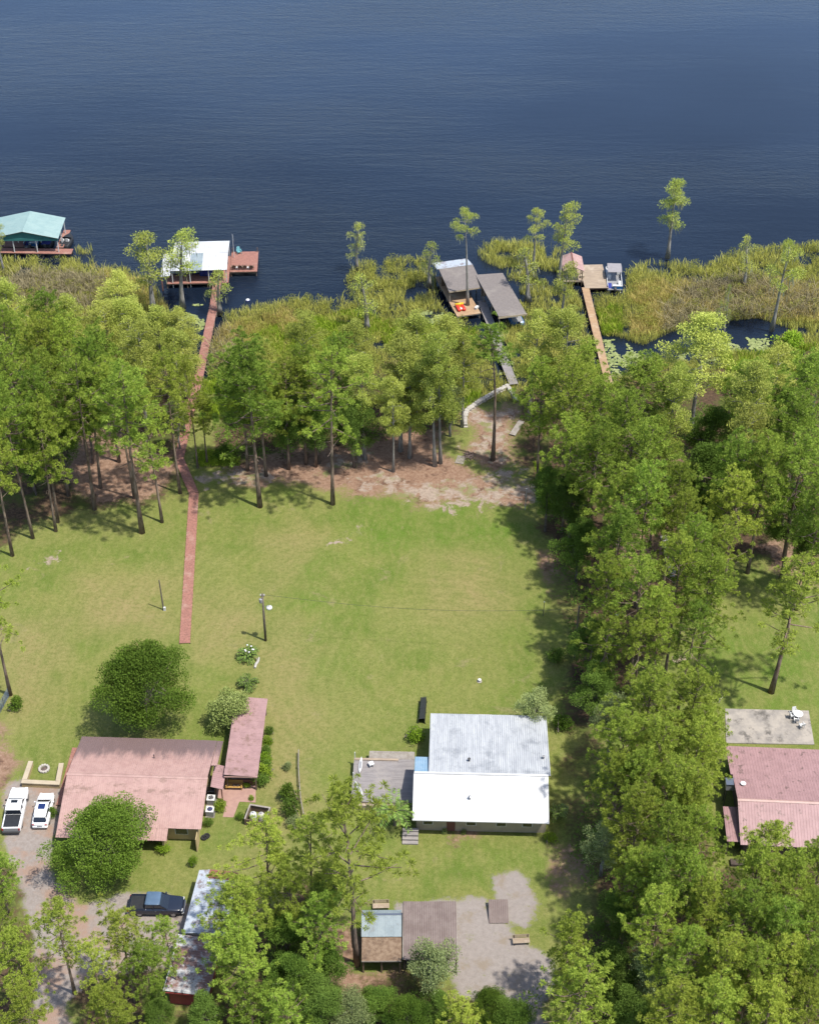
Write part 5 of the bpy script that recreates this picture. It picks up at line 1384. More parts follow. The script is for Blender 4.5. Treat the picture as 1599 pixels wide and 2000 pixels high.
def adirondack(label, px, py, ang, mat='brown_wood'):
    p = at(px, py, zd + .02)
    ch = thing('lounge_chair', label, 'chair', (p.x, p.y, zd + .02), ang, 'wooden chairs on the red dock')
    for k in range(4): MB().box(-.28, .28, -.3 + k * .14, -.3 + k * .14 + .125, .34 - k * .02, .37 - k * .02).build('seat_slat', mat, ch)
    for k in range(5):
        x = -.27 + k * .11
        MB().add([(x, .26, .28), (x + .1, .26, .28), (x + .1, .62, 1.02 - .03 * abs(k - 2)), (x, .62, 1.02 - .03 * abs(k - 2)), (x, .29, .28), (x + .1, .29, .28), (x + .1, .65, 1.02 - .03 * abs(k - 2)), (x, .65, 1.02 - .03 * abs(k - 2))],
                 [(0, 1, 2, 3), (5, 4, 7, 6), (3, 2, 6, 7), (0, 3, 7, 4), (1, 5, 6, 2)]).build('back_slat', mat, ch)
    for x in (-.4, .3):
        MB().box(x, x + .12, -.38, .42, .55, .58).build('armrest', mat, ch)
        MB().box(x + .03, x + .09, -.36, -.28, 0, .55).build('leg', mat, ch)
        MB().box(x + .03, x + .09, .3, .38, 0, .55).build('leg', mat, ch)
for i, x in enumerate((1050, 1130, 1190, 1275)):
    adirondack('dark wooden lounge chair, %s of four on the red dock' % ('leftmost', 'second from the left', 'third from the left', 'rightmost')[i], *z2(x, 565), wd.rotation_euler.z + math.pi + trng.uniform(-.08, .08))
adirondack('pale blue chair at the far edge of the red dock', *z2(1115, 365), wd.rotation_euler.z + .3, 'teal_boat')
for i, x in enumerate((1088, 1232)):
    p = at(*z2(x, 575), zd + .02)
    s_ = thing('side_table', 'small white table between the %s pair of dock chairs' % ('left', 'right')[i], 'table', (p.x, p.y, zd + .02), 0, 'small tables on the red dock')
    MB().box(-.2, .2, -.2, .2, .42, .46).build('table_top', 'white_plastic', s_)
    for a in (-.16, .12):
        for b in (-.16, .12): MB().box(a, a + .04, b, b + .04, 0, .418).build('leg', 'white_plastic', s_)
p = at(484, 587, -.4)
bu = thing('mooring_buoy', 'small white buoy floating below the red dock', 'buoy', (p.x, p.y, -.4))
MB().lathe([(.05, -.15), (.32, -.05), (.36, .08), (.28, .24), (.05, .3)], 14).build('float', 'white_plastic', bu, smooth=True)
MB().lathe([(.37, .04), (.375, .10), (.3, .16)], 14).build('band', 'blue_canvas', bu)
walkway('boardwalk', 'red plank walkway running from the shore to the white-roofed dock', px_line([(424, 552), (419, 590), (389, 733)], .5), 1.35, [.52, .5, .45], 'red_deck')
bline = [at(389, 733, .45)[:2], at(372, 800, .2)[:2], at(350, 895, .15)[:2], at(379, 963, .12)[:2], at(361, 1256, .10)[:2]]
walkway('boardwalk', 'long red plank boardwalk crossing the lawn toward the left dock', bline, 1.32, [.45, .25, .15, .12, .12], 'red_deck', 'dark_wood', .16, -.2)

# ---- middle boathouse: two gray shingle roofs
z3 = lambda x, y: (830 + x / 7.268, 490 + y / 7.268)
zr = 3.2
A, B_, C_, D_ = [at(*z3(x, y), z) for x, y, z in [(195, 258, 3.5), (715, 190, 3.5), (785, 515, 2.7), (340, 580, 2.7)]]
e = ((B_ - A) + (C_ - D_)) / 2; ang = math.atan2(e.y, e.x)
c = (A + B_ + C_ + D_) / 4
mb_ = thing('boathouse', 'boathouse with a gray shingle gable roof and plank deck', 'boathouse', (c.x, c.y, -.4), ang)
w = e.length / 2; yr = local(mb_, (A + B_) / 2).y; yf = local(mb_, (C_ + D_) / 2).y
slope(mb_, (-w, yf, 2.7 + .4), (w, yf, 2.7 + .4), (w, yr, 3.5 + .4), 'shingle_gray', panels=False, thick=.14)
o = slope(mb_, (w, yr + 3.2, 2.9 + .4), (-w - .3, yr + 3.2, 2.9 + .4), (-w - .3, yr + .02, 3.5 + .4), 'pale_blue_metal', .9, .3, .02); o["label"] = 'metal rear slope, sky reflection painted pale blue'  # the far slope's sky reflection is painted in as pale blue
posts_at(mb_, [(x, y) for x in (-w + .2, w - .2) for y in (yf + .25, yr, yr + 2.9)], -1.2, 3.0, 'weathered_wood')
MB().box(-w + .3, w - .3, yr - .6, yr - .5, 1.0, 3.0).build('back_wall', 'brown_wood', mb_)
MB().box(-w, w, yf - .03, yf + .04, 2.86, 3.05).build('fascia', 'cream_siding', mb_)
q = [local(mb_, at(*z3(x, y), .6)) for x, y in [(460, 932), (790, 882), (345, 640), (745, 640)]]
md = thing('dock', 'weathered plank dock of the middle boathouse', 'dock', mb_.location, ang)
deck(md, -w + .1, q[1].x, (q[0].y + q[1].y) / 2, yr + 2.6, 1.0, 'orange_deck', 'x', .15, True, 'weathered_wood', -1.2)
A, B_, C_, D_ = [at(*z3(x, y), 3.0) for x, y in [(750, 345), (1140, 295), (1405, 900), (1000, 940)]]
e = ((B_ - A) + (C_ - D_)) / 2; c = (A + B_ + C_ + D_) / 4
m2 = thing('boat_shelter', 'open boat shelter with a flat gray shingle roof beside middle boathouse', 'boat shelter', (c.x, c.y, -.4), math.atan2(e.y, e.x) + R(1.5))
w = e.length / 2; l = abs(local(m2, (A + B_) / 2).y)
slope(m2, (w, -l, 3.25), (w, l, 3.25), (-w, l, 3.55), 'shingle_gray', panels=False, thick=.14)
MB().box(-w - .03, w + .03, -l - .05, -l + .01, 3.1, 3.4).build('fascia', 'cream_siding', m2)
posts_at(m2, [(x, y) for x in (-w + .2, w - .2) for y in (-l + .2, -l / 3, l / 3, l - .2)], -1.2, 3.12, 'weathered_wood')
MB().box(-w + .2, w - .2, l * .55, l * .55 + .1, 1.2, 3.1).build('back_panel', 'brown_wood', m2)
runabout('small boat moored under the flat-roofed boat shelter', Vector((c.x + 2.2, c.y - 2.2, 0)), m2.rotation_euler.z + math.pi / 2, 'boat_blue', 'gray_plastic', 5.0)
p = at(*z3(500, 820), .6)
tu = thing('towable_tube', 'red and orange inflatable towing tube on the middle dock', 'inflatable', (p.x, p.y, .61), ang)
for x, m in ((-.42, 'red_vinyl'), (.42, 'red_vinyl')): MB().loft([(-.95, .18, .02, .34, .15), (-.8, .28, 0, .46, .2), (.6, .28, 0, .46, .2), (.85, .2, .02, .38, .15)]).build('side_tube', m, tu, Matrix.Translation((x, 0, 0)) @ Matrix.Rotation(1.5708, 4, 'Z'), True)
MB().loft([(-.7, .22, .1, .5, .15), (.7, .22, .1, .5, .15)]).build('back_bolster', 'yellow_vinyl', tu, Matrix.Translation((0, .72, .12)), True)
MB().box(-.5, .5, -.75, .6, .1, .3).build('seat_floor', 'orange_vinyl', tu)
MB().box(-.35, .3, -.7, -.2, .305, .33).build('white_patch', 'white_plastic', tu)
p = at(*z3(728, 820), .6)
cl = thing('cooler', 'small white cooler box on the middle dock', 'cooler', (p.x, p.y, .61), ang + .7)
MB().loft([(-.38, .2, 0, .32, .04), (.38, .2, 0, .32, .04)]).build('body', 'white_plastic', cl)
MB().loft([(-.4, .21, .325, .39, .03), (.4, .21, .325, .39, .03)]).build('lid', 'white_plastic', cl)
walkway('boardwalk', 'gray plank walkway from the shore to the middle boathouse', px_line([(940, 588), (962, 642), (978, 688), (1003, 748)], .5), 1.35, [.58, .5, .45, .3], 'gray_deck')

# ---- right dock with pink roof
z4 = lambda x, y: (1080 + x / 9.99, 480 + y / 9.99)
rf, rn = at(*z4(355, 128), 3.4), at(*z4(402, 415), 3.4)
d = rf - rn; c = (rf + rn) / 2; ang = math.atan2(d.y, d.x) - math.pi / 2
pr = thing('boathouse', 'small dock shelter with a pink gable metal roof', 'shelter', (c.x, c.y, -.4), ang)
L = d.length / 2
slope(pr, (1.75, -L, 3.05), (1.75, L, 3.05), (0, L, 3.8), 'dock_pink_metal', .9, .3, .025)
slope(pr, (-1.75, L, 3.05), (-1.75, -L, 3.05), (0, -L, 3.8), 'dock_pink_metal', .9, .3, .025)
MB().box(-.1, .1, -L, L, 3.79, 3.86).build('ridge_cap', 'brick_red', pr)
posts_at(pr, [(x, y) for x in (-1.5, 1.5) for y in (-L + .3, 0, L - .3)], -1.2, 3.05, 'brown_wood')
MB().box(-1.5, 1.5, L - .35, L - .25, 1.0, 2.9).build('back_wall', 'brick_red', pr)
q = [at(*z4(x, y), .6) for x, y in [(590, 368), (972, 365), (1065, 818), (530, 830)]]
e = (q[1] + q[2] - q[0] - q[3]) / 2; c2 = sum(q, Vector()) / 4
rd = thing('dock', 'pale tan plank dock beside the pink-roofed shelter', 'dock', (c2.x, c2.y, -.4), math.atan2(e.y, e.x))
w = e.length / 2; l = abs(local(rd, (q[0] + q[1]) / 2).y)
deck(rd, -w, w, -l, l, 1.0, 'tan_deck', 'x', .16, True, 'brown_wood', -1.3)
qq = local(rd, c)
deck(rd, qq.x - 1.6, -w - .03, qq.y - L + .2, qq.y + L - .2, .98, 'tan_deck', 'x', .16, True, 'brown_wood', -1.3)
MB().box(-w - .35, -w + .25, -.6, -.1, 1.0, 1.45).build('dock_box', 'cream_siding', rd)
p = at(1198, 545, .3)
pontoon('pontoon_boat', 'blue and white pontoon boat with gray canopy at the tan dock', Vector((p.x, p.y, 0)), ang + math.pi / 2 - .05, 7.0, 'gray_canvas', 'boat_blue')
walkway('boardwalk', 'long orange-tan plank walkway leading to the right dock', px_line([(1142.5, 562), (1183, 726), (1190, 752)], .5), 1.2, [.58, .5, .4], 'orange_deck', 'brown_wood')

# ================================================================== vehicles
def wheels(v, xs, tw, r_):
    for x in xs:
        for s in (-1, 1):
            t_ = MB().tube([(x, s * (tw - .22), r_), (x, s * (tw - .19), r_), (x, s * (tw - .02), r_), (x, s * tw, r_)], [r_ * .9, r_, r_, r_ * .9], 18).build('tyre', 'rubber', v, smooth=False)
            MB().tube([(x, s * (tw - .015), r_), (x, s * (tw + .012), r_)], [r_ * .62, r_ * .56], 14).build('rim', 'rim_metal', t_)
def heading(a, b): return math.atan2(b.y - a.y, b.x - a.x)
def pickup(label, rear, front, paint, roofmat, cover, L=5.9, covered=True, sunroof=True):
    c = (rear + front) / 2
    v = thing('pickup_truck', label, 'pickup truck', (c.x, c.y, 0), heading(rear, front))
    H = L / 2
    MB().loft([(-H + .05, .93, .5, 1.12, .1), (-H + .25, 1.0, .42, 1.16, .12), (-.1, 1.01, .40, 1.16, .12), (1.0, 1.01, .40, 1.16, .13), (1.6, 1.0, .42, 1.14, .14), (H - .5, .97, .44, 1.08, .16), (H - .12, .90, .48, 1.0, .16), (H, .8, .55, .9, .12)]).build('body', paint, v, smooth=True)
    MB().loft([(-1.05, .88, 1.14, 1.16, .008), (-.95, .84, 1.14, 1.78, .1), (.45, .84, 1.14, 1.80, .1), (.75, .86, 1.14, 1.55, .1), (1.30, .90, 1.14, 1.17, .01)]).build('glasshouse', 'glass_dark', v, smooth=False)
    MB().loft([(-1.0, .74, 1.75, 1.83, .03), (-.85, .82, 1.75, 1.87, .05), (.3, .82, 1.75, 1.87, .05), (.52, .76, 1.75, 1.82, .03)]).build('cab_roof', roofmat, v, smooth=True)
    for s in (-1, 1):
        for a, b in (((.52, .78 * s, 1.78), (1.28, .88 * s, 1.14)), ((-.15, .86 * s, 1.78), (-.15, .93 * s, 1.14)), ((-.92, .80 * s, 1.78), (-1.0, .88 * s, 1.14))): MB().tube([a, b], .05, 5).build('pillar', paint, v)
        m = MB().loft([(.82, .1, 1.18, 1.36, .05), (.98, .08, 1.2, 1.34, .05)])
        m.v = [(x, y + s * 1.12, z) for x, y, z in m.v]; m.build('mirror', paint if not covered else 'dark_metal', v)
        MB().box(H - .2, H - .03, s * .72 - .16, s * .72 + .16, .82, .98).build('headlight', 'lamp_white', v)
        MB().box(-H - .0, -H + .07, s * .88 - .08, s * .88 + .08, .75, 1.08).build('tail_light', 'lamp_red', v)
        MB().box(.0, .16, s * 1.015 - .01, s * 1.015 + .01, .95, .99).build('door_handle', 'chrome_gray', v)
    if covered: MB().loft([(-H + .18, .82, 1.14, 1.20, .03), (-1.12, .84, 1.14, 1.22, .03)]).build('bed_cover', cover, v)
    else:
        MB().box(-H + .2, -1.15, -.8, .8, 1.161, 1.166).build('bed_floor', cover, v)
        for s in (-1, 1): MB().box(-H + .15, -1.1, s * .92 - .06, s * .92 + .06, 1.161, 1.22).build('bed_rail', paint, v)
    if sunroof: MB().box(-.05, .35, -.36, .36, 1.868, 1.885).build('sunroof', 'glass_dark', v)
    MB().loft([(-H - .12, .9, .42, .62, .06), (-H + .06, .96, .42, .64, .06)]).build('rear_bumper', 'dark_metal' if covered else 'chrome_gray', v)
    MB().box(-H + .0, -H + .045, -.78, .78, .66, 1.1).build('tailgate', 'gray_plastic' if covered else paint, v)
    MB().loft([(H - .12, .92, .38, .56, .06), (H + .08, .8, .40, .54, .06)]).build('front_bumper', 'chrome_gray' if not covered else paint, v)
    MB().box(H - .06, H + .015, -.5, .5, .62, .86).build('grille', 'dark_metal', v)
    wheels(v, (-H + 1.15, H - 1.0), .98, .40)
    return v
pickup('white pickup truck with black bed cover on the gravel drive', at(24, 1627, .2), at(41, 1546, .4), 'car_white', 'car_white', 'black_vinyl')
pickup('dark blue pickup truck parked sideways near the trailer', at(262, 1772, .3), at(352, 1773, .3), 'car_dark_blue', 'car_steel_blue', 'black_vinyl', 5.6, False, False)
ra, fa = at(80, 1615, .2), at(93, 1556, .3)
c = (ra + fa) / 2
sv = thing('car', 'white hatchback car with glass sunroof beside the white pickup', 'car', (c.x, c.y, 0), heading(ra, fa))
H = 2.3
MB().loft([(-H, .72, .45, .82, .14), (-H + .15, .86, .32, .95, .16), (-1.3, .92, .28, .98, .16), (0, .93, .27, .97, .16), (1.0, .92, .28, .95, .18), (1.7, .88, .30, .86, .2), (H - .15, .76, .36, .74, .18), (H, .55, .44, .64, .1)]).build('body', 'car_white', sv, smooth=True)
MB().loft([(-2.1, .66, .94, .98, .01), (-1.6, .70, .94, 1.38, .12), (-.9, .74, .94, 1.50, .12), (.2, .74, .94, 1.50, .12), (1.1, .80, .93, .97, .01)]).build('glasshouse', 'glass_dark', sv)
MB().loft([(-1.75, .58, 1.36, 1.42, .02), (-1.4, .66, 1.42, 1.52, .04), (-.8, .68, 1.46, 1.56, .05), (.1, .68, 1.46, 1.56, .05), (.32, .62, 1.45, 1.51, .03)]).build('roof', 'car_white', sv, smooth=True)
MB().box(-.75, .0, -.38, .38, 1.558, 1.572).build('sunroof', 'glass_blue', sv)
for s in (-1, 1):
    for a, b in (((.32, .66 * s, 1.47), (1.08, .80 * s, .95)), ((-.4, .75 * s, 1.47), (-.4, .86 * s, .95)), ((-1.7, .64 * s, 1.38), (-1.9, .76 * s, .96))): MB().tube([a, b], .045, 5).build('pillar', 'car_white', sv)
    m = MB().loft([(.62, .09, .98, 1.12, .04), (.76, .07, 1.0, 1.1, .04)]); m.v = [(x, y + s * 1.0, z) for x, y, z in m.v]; m.build('mirror', 'car_white', sv)
    MB().box(H - .38, H - .1, s * .62 - .13, s * .62 + .13, .66, .78).build('headlight', 'lamp_white', sv)
    MB().box(-H - .01, -H + .1, s * .66 - .12, s * .66 + .12, .74, .86).build('tail_light', 'lamp_red', sv)
MB().loft([(-H - .06, .78, .32, .55, .08), (-H + .12, .86, .30, .58, .08)]).build('rear_bumper', 'car_white', sv, smooth=True)
MB().loft([(H - .2, .82, .28, .5, .08), (H + .05, .6, .30, .48, .08)]).build('front_bumper', 'car_white', sv, smooth=True)
MB().box(-H - .075, -H - .055, -.26, .26, .6, .72).build('number_plate', 'gray_plastic', sv)
wheels(sv, (-1.4, 1.35), .90, .33)

# ================================================================== poles, posts and small things
p = at(519, 1251)
up_ = thing('utility_pole', 'wooden utility pole with white lamp globe on the lawn', 'utility pole', (p.x, p.y, 0), 0)
hp = height_for(p, 1160)
MB().tube([(0, 0, -.1), (0.02, 0, hp * .5), (.05, 0, hp)], [.16, .14, .11], 10).build('pole', 'pole_wood', up_, smooth=True)
MB().box(-.22, .3, -.05, .05, hp - .35, hp - .25).build('cross_arm', 'pole_wood', up_)
for x in (-.17, .25): MB().lathe([(.05, 0), (.08, .06), (.04, .14), (.06, .2), (.02, .24)], 8, (x, 0, hp - .25)).build('insulator', 'white_plastic', up_)
MB().tube([(.08, 0, hp - 2.1), (.4, 0, hp - 1.95), (.7, 0, hp - 2.1)], .03, 6).build('lamp_arm', 'chrome_gray', up_)
MB().lathe([(.08, .12), (.34, .02), (.38, -.12), (.30, -.3), (.06, -.38)], 14, (.75, 0, hp - 2.1)).build('lamp_globe', 'lamp_white', up_, smooth=True)
MB().lathe([(.18, 0), (.2, .1), (.2, .55), (.05, .62)], 10, (-.2, -.1, hp - 1.3)).build('transformer', 'gray_plastic', up_)
pw = Vector((up_.location.x, up_.location.y, hp - .1)); pe = at(1130, 1190, 8.0)
wire = thing('overhead_wire', 'thin overhead wire running from the utility pole to the right wood', 'wire', (pw.x, pw.y, 0))
wp = [pw.lerp(pe, k / 10) - Vector((pw.x, pw.y, 0)) - Vector((0, 0, 1.2 * math.sin(math.pi * k / 10))) for k in range(11)]
MB().tube(wp, .014, 4).build('cable', 'dark_metal', wire)
MB().tube([wp[-1] + Vector((0, 0, -8.2)), wp[-1] + Vector((0, 0, .5))], .11, 8).build('end_pole', 'pole_wood', wire)
p = at(320, 1191)
sp_ = thing('post', 'short dark pole with a white box at its foot, beside boardwalk', 'post', (p.x, p.y, 0), 0)
hp = height_for(p, 1133)
MB().tube([(0, 0, -.1), (-.08, 0, hp)], [.11, .07], 8).build('pole', 'pole_wood', sp_)
MB().box(.02, .3, -.22, -.02, 0, .55).build('meter_box', 'white_plastic', sp_)
for lab, px, py, top, m in (('thin pale post standing at the wood edge near the sandy patch', 1025, 996, 955, 'dead_wood'), ('thin metal post on the lawn near the right wood', 1060, 1203, 1176, 'chrome_gray')):
    p = at(px, py); hp = height_for(p, top)
    t_ = thing('marker_post', lab, 'post', (p.x, p.y, 0))
    MB().tube([(0, 0, -.1), (.03, 0, hp)], [.06, .045], 6).build('pole', m, t_)
    MB().lathe([(.07, 0), (.08, .05), (.02, .1)], 8, (.03, 0, hp)).build('cap', 'white_plastic', t_)
p = at(1203, 1216, 2.0)
yl = thing('yard_lamp', 'white yard lamp among the dark trees right of the lawn', 'lamp', (p.x, p.y, 0))
MB().tube([(0, 0, 0), (0, 0, 3.0)], .05, 6).build('pole', 'dark_metal', yl)
MB().lathe([(.1, 0), (.28, .1), (.3, .35), (.12, .5)], 10, (0, 0, 3.0)).build('lamp_head', 'lamp_white', yl, smooth=True)

# retaining wall, plank, burn pile
wpts = [at(x, y, .3) for x, y in [(909, 832), (906, 815), (912, 801), (936, 783), (962, 768), (990, 753), (1000, 766), (1008, 780)]]
rw = thing('retaining_wall', 'curved pale stone retaining wall at the marsh edge', 'wall', (wpts[3].x, wpts[3].y, 0))
for a, b in zip(wpts[:-1], wpts[1:]):
    n = max(1, round((b - a).length / .62))
    for k in range(n):
        c = a.lerp(b, (k + .5) / n) - Vector(rw.location); d = (b - a).normalized()
        hl = (b - a).length / n / 2
        for zz, off in ((-.25, .0), (.12, .08)):
            MB().loft([(-hl + .01, .30, 0, .34, .09), (-hl * .5, .36, 0, .37, .12), (hl * .5, .36, 0, .37, .12), (hl - .01, .30, 0, .34, .09)]).build('stone_block', 'pale_concrete', rw,
                Matrix.Translation((c.x + off * d.x * 3, c.y + off * d.y * 3, zz)) @ Matrix.Rotation(math.atan2(d.y, d.x) + trng.uniform(-.12, .12), 4, 'Z') @ Matrix.Diagonal((1, trng.uniform(.85, 1.15), trng.uniform(.9, 1.08), 1)))
p = at(1009, 836, .2)
pk = thing('plank_ramp', 'gray plank ramp lying at the right wood edge', 'ramp', (p.x, p.y, 0), R(66))
for k in range(5): MB().box(-1.9, 1.9, -.45 + k * .185, -.45 + k * .185 + .17, .22, .26).build('plank', 'weathered_wood', pk)
for x in (-1.5, 1.4): MB().box(x, x + .1, -.45, .47, .0, .217).build('bearer', 'weathered_wood', pk)
p = at(899, 899)
pl = thing('pallet', 'weathered wooden pallet beside the brush pile', 'pallet', (p.x, p.y, 0), R(75))
for k in range(7): MB().box(-.9, .9, -.6 + k * .18, -.6 + k * .18 + .12, .10, .13).build('slat', 'weathered_wood', pl)
for x in (-.85, -.05, .75): MB().box(x, x + .1, -.6, .6, 0, .097).build('bearer', 'weathered_wood', pl)
p = at(917, 893)
bp_ = thing('brush_pile', 'dark pile of cut branches beside the pallet', 'brush pile', (p.x, p.y, 0))
for k in range(46):
    a = trng.uniform(0, 6.28); r0 = trng.uniform(0, .9); ln = trng.uniform(.7, 1.8); b = trng.uniform(0, 6.28)
    c = Vector((r0 * math.cos(a), r0 * math.sin(a), trng.uniform(.1, .75) * (1.1 - r0 * .8))); d = Vector((math.cos(b), math.sin(b), trng.uniform(-.25, .3))) * ln / 2
    lo_ = c - d; hi_ = c + d; lo_.z = max(lo_.z, .04); hi_.z = max(hi_.z, .04)
    MB().tube([lo_, c, hi_], [.03, .05, .02], 5).build('branch', 'burnt_brush', bp_)

# stepping stones under the trees at right
ss = [(1297, 1052), (1299, 1066), (1302, 1080), (1305, 1094), (1309, 1108), (1313, 1120)]
for i, (x, y) in enumerate(ss):
    p = at(x, y)
    s_ = MB().loft([(-.55, .35, -.05, .07, .03), (-.3, .48, -.05, .08, .04), (.3, .5, -.05, .08, .04), (.58, .34, -.05, .07, .03)]).build('stepping_stone', 'pale_concrete')
    s_.location = (p.x, p.y, 0); s_.rotation_euler = (0, 0, trng.uniform(1.2, 1.9))
    tag(s_, 'pale stepping stone under the trees, %s of six counted from far end' % ORD[i], 'stepping stone', 'stepping stones under the right trees')
p = at(1325, 1293)
slat_bench('gray-brown bench under the pines beyond the concrete patio', 1325, 1294, 20)

# gate at the left edge
p = at(-2, 1400)
gt = thing('metal_gate', 'gray metal tube gate at the left edge of the lawn', 'gate', (p.x, p.y, 0), R(80))
for k in range(6): MB().tube([(-.2, 0, .2 + k * .24), (3.6, 0, .2 + k * .24)], .03, 6).build('rail', 'chrome_gray', gt)
for x in (-.2, 1.7, 3.6): MB().tube([(x, 0, 0), (x, 0, 1.55)], .045, 6).build('upright', 'chrome_gray', gt)
# wooden edging fence between the drives
fpt = [at(*z6(x, y)) for x, y in [(1408, 380), (1405, 600), (1420, 850), (1440, 1080), (1480, 1290)]]
fe = thing('rail_fence', 'thin weathered rail fence along the shrubs right of the pink house', 'fence', (fpt[0].x, fpt[0].y, 0))
for a, b in zip(fpt[:-1], fpt[1:]):
    a, b = a - Vector(fe.location), b - Vector(fe.location)
    MB().tube([a + Vector((0, 0, .7)), b + Vector((0, 0, .7))], .05, 6).build('rail', 'weathered_wood', fe)
    MB().tube([a + Vector((0, 0, .35)), b + Vector((0, 0, .35))], .04, 6).build('rail', 'weathered_wood', fe)
    MB().box(b.x - .05, b.x + .05, b.y - .05, b.y + .05, 0, .85).build('fence_post', 'weathered_wood', fe)
# driftwood log and old tyres
p = at(503, 1296)
lg = thing('log', 'weathered log lying between the two spiky plants', 'log', (p.x, p.y, 0), R(75))
MB().tube([(-.9, 0, .14), (-.3, .08, .16), (.3, .0, .15), (.9, .12, .14)], [.14, .17, .16, .1], 8).build('trunk', 'dead_wood', lg)
MB().tube([(.2, .02, .2), (.5, .3, .4)], [.07, .04], 6).build('stub', 'dead_wood', lg)
for i, (x, y) in enumerate(((399, 1637), (404, 1634))):
    p = at(x, y)
    ty = thing('old_tyre', ('dark old tyre against the yellow wing wall', 'second dark tyre, just right of the first')[i], 'tyre', (p.x, p.y, 0), 0, 'old tyres')
    MB().lathe([(.22, .03), (.34, 0), (.38, .1), (.34, .2), (.22, .18), (.2, .1)], 16).build('tread', 'rubber', ty)

# ================================================================== shrubs and palms
def make_bush(seed, r_, h, nl, lobe, dens, leaf): return make_lobed(seed, h, r_, .02, nl, lobe, dens, leaf, .5, .85, 2, trunk_r=.06, hollow=.5)
BUSH = [make_bush(500 + i, .75, 1.2, 22, .38, 420, .16) for i in range(3)]
bushn = 0
def bush(label, px, py, rad, h, leaf='shrub_leaves', group=None):
    global bushn
    tm_, cm_, inf = BUSH[bushn % 3]; bushn += 1
    p = at(px, py)
    b = thing('shrub', label, 'shrub', (p.x, p.y, 0), trng.uniform(0, 6), group)
    b.scale = (rad / inf['r'], rad / inf['r'], h / inf['h'])
    link('stem', tm_, None, b)
    c_ = link('foliage', cm_, None, b)
    if len(tm_.materials) == 0: tm_.materials.append(M['oak_bark']); cm_.materials.append(M['shrub_leaves'])
    c_.material_slots[0].link = 'OBJECT'; c_.material_slots[0].material = M[leaf]
hedge = [(526, 1432), (523, 1452), (521, 1470), (519, 1488), (517, 1506), (514, 1521), (511, 1532)]
for i, (x, y) in enumerate(hedge):
    bush('green shrub in the row beside the rose shelter, %s from the far end' % ORD[i], x, y, (.6, .7, .7, .8, .95, 1.1, 1.05)[i], (.8, .9, 1.0, 1.1, 1.4, 1.6, 1.5)[i], 'bright_leaves' if i % 2 else 'shrub_leaves', 'shrub row beside the shelter')
for lab, x, y, rd_, h, lf in [
    ('round bright green bush on the pink patio edge', 430, 1582, .75, 1.3, 'bright_leaves'), ('tall dark shrub by the rail fence, far half', 566, 1560, 1.1, 1.8, 'oak_leaves'), ('tall dark shrub by the rail fence, near half', 568, 1590, 1.1, 1.9, 'shrub_leaves'),
    ('gray-green shrub at the near end of the rail fence', 575, 1612, .9, 1.3, 'graygreen_leaves'), ('small shrub by the rail fence, at its far end', 560, 1502, .6, .8, 'graygreen_leaves'), ('low plant on the pink patio beside orange bench', 482, 1536, .5, .6, 'bright_leaves'),
    ('small shrub at the corner of the pink patio', 491, 1562, .35, .6, 'bright_leaves'), ('dark shrub beside the gate at left edge', 32, 1385, 1.0, 1.5, 'oak_leaves'), ('leafy plant below the nearer air conditioner', 408, 1612, .6, .9, 'shrub_leaves'),
    ('narrow shrub at the end of the yellow wing wall', 378, 1690, .5, 1.4, 'bright_leaves'), ('dark shrub at the left front corner of pink house', 104, 1596, .6, 1.2, 'oak_leaves'), ('shrub under the oak at the front of the pink house', 320, 1664, .8, 1.1, 'bright_leaves'),
    ('leafy shrub at the back left corner of white house', 812, 1445, 1.15, 1.6, 'bright_leaves'), ('green shrub at the front right corner of white house', 1090, 1590, 1.0, 1.2, 'graygreen_leaves'),
    ('small flowering plant in the front bed, left one', 868, 1627, .35, .5, 'flowering_leaves'), ('small flowering plant in the front bed, right one', 905, 1628, .35, .5, 'flowering_leaves'), ('dark green bush behind the boardwalk bend at wood edge', 440, 893, 1.8, 2.0, 'oak_leaves'),
    ('low bush beside the right lawn edge, upper one', 1085, 1290, 1.2, 1.5, 'shrub_leaves'), ('low bush beside the right lawn edge, lower one', 1100, 1420, 1.3, 1.6, 'oak_leaves'), ('green marsh bush at the right pond edge', 1535, 680, 2.4, 2.4, 'bright_leaves'),
    ('shrub below the tank enclosure', 470, 1600, .5, .8, 'oak_leaves'), ('shrub at the edge of the sandy drive near the brush', 1075, 1640, .8, .9, 'bright_leaves')]:
    bush(lab, x, y, rd_, h, lf)

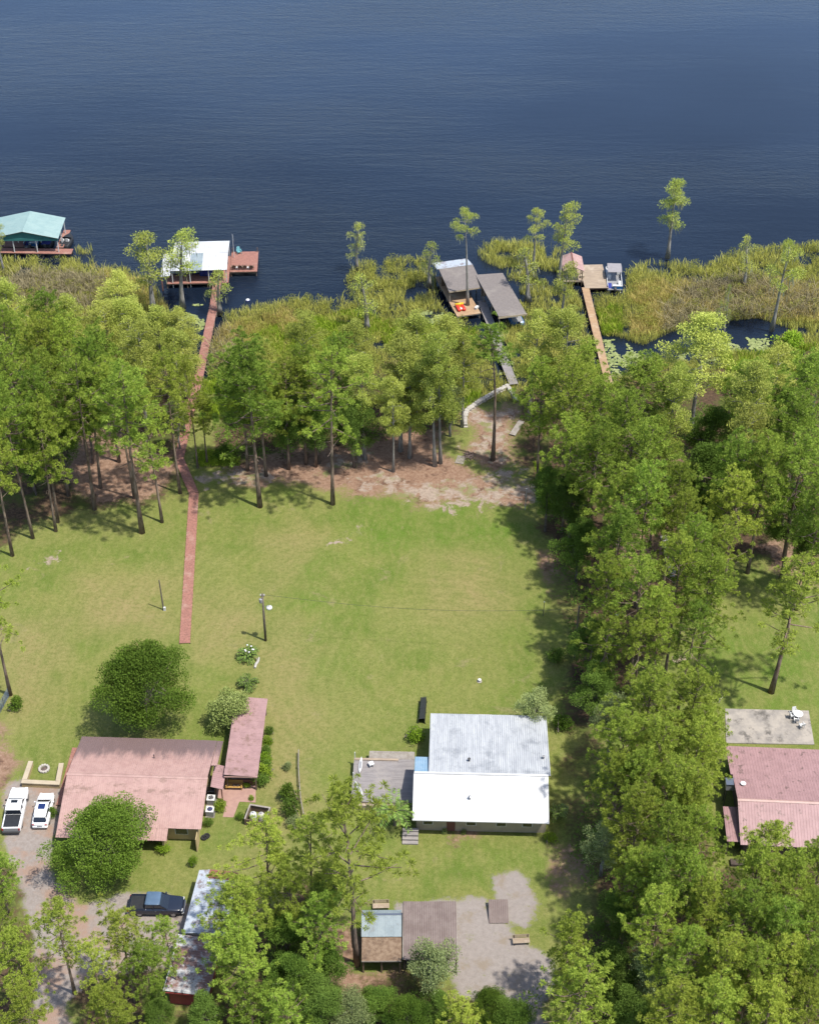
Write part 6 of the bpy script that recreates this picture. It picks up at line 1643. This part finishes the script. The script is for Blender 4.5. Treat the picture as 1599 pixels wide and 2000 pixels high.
def make_palm(seed, nf, fl, tr_h, tr_r, leaflet=.5, up=(.2, 1.1)):
    r = np.random.default_rng(seed)
    Bs, Ds, Ls = [], [], []
    st = MB()
    for k in range(nf):
        az = k * 2.399 + r.normal(0, .2); el = r.uniform(*up)
        d0 = np.array([math.cos(az), math.sin(az), 0])
        pts = []
        p_ = np.array([0, 0, tr_h]); 
        for s in range(9):
            e_ = el - 1.5 * (s / 8) ** 1.3
            pts.append(p_.copy())
            p_ = p_ + (d0 * math.cos(e_) + np.array([0, 0, math.sin(e_)])) * fl / 8
        st.tube(pts, [.03 * (1 - .09 * i) for i in range(9)], 4, False)
        side = np.array([-math.sin(az), math.cos(az), 0])
        for s in range(1, 9):
            for q in range(3):
                b = pts[s - 1] + (pts[s] - pts[s - 1]) * q / 3
                for sg in (-1, 1):
                    Bs.append(b); dd = side * sg * .9 + (pts[s] - pts[s - 1]) / (fl / 8) * .55 + np.array([0, 0, -.15]); Ds.append(dd); Ls.append(leaflet * (1 - .5 * abs(s / 8 - .45)))
    Bs, Ds, Ls = np.array(Bs), unit(np.array(Ds)), np.array(Ls)
    cm_ = leaf_mesh('fronds', Bs, Ds, Ls, .085, r, r.random(len(Bs)))
    t_ = MB().tube([(0, 0, 0), (.02, 0, tr_h * .5), (0, 0, tr_h)], [tr_r * 1.2, tr_r, tr_r * .9], 8)
    t_.add(st.v, st.f)
    return t_.mesh('stem'), cm_
def palm(name, label, cat, px, py, meshes, s=1.0, leaf='palm_leaves', group=None):
    p = at(px, py)
    b = thing(name, label, cat, (p.x, p.y, -.03), trng.uniform(0, 6), group); b.scale = (s, s, s)
    a, c_ = meshes
    if len(a.materials) == 0: a.materials.append(M['oak_bark']); c_.materials.append(M[leaf])
    link('stem', a, None, b); link('fronds', c_, None, b)
    return b
PALM = make_palm(600, 17, 2.5, 1.9, .14, .62)
SPIKY = make_palm(601, 26, 1.5, .35, .10, .38, (.4, 1.4))
PALMETTO = make_palm(602, 12, 1.1, .15, .06, .45, (.3, 1.2))
palm('palm_tree', 'feathery palm at the deck corner of the white house', 'palm', 771, 1612, PALM, 1.15)
palm('palm_tree', 'small palm at the front right corner of white house', 'palm', 1086, 1600, PALM, .55)
f1 = palm('spiky_plant', 'spiky green plant with white blooms below the utility pole', 'plant', 485, 1285, SPIKY, 1.05, group='spiky plants on the lawn')
f2 = palm('spiky_plant', 'spiky green plant just above the pale flowering shrub', 'plant', 485, 1340, SPIKY, 1.0, group='spiky plants on the lawn')
for k in range(7):
    a = k * .9
    MB().lathe([(.02, 0), (.10, .05), (.11, .12), (.03, .18)], 8, (.5 * math.cos(a), .5 * math.sin(a) + .2, 1.35 + .25 * math.sin(k * 2.1))).build('bloom', 'white_plastic', f1)
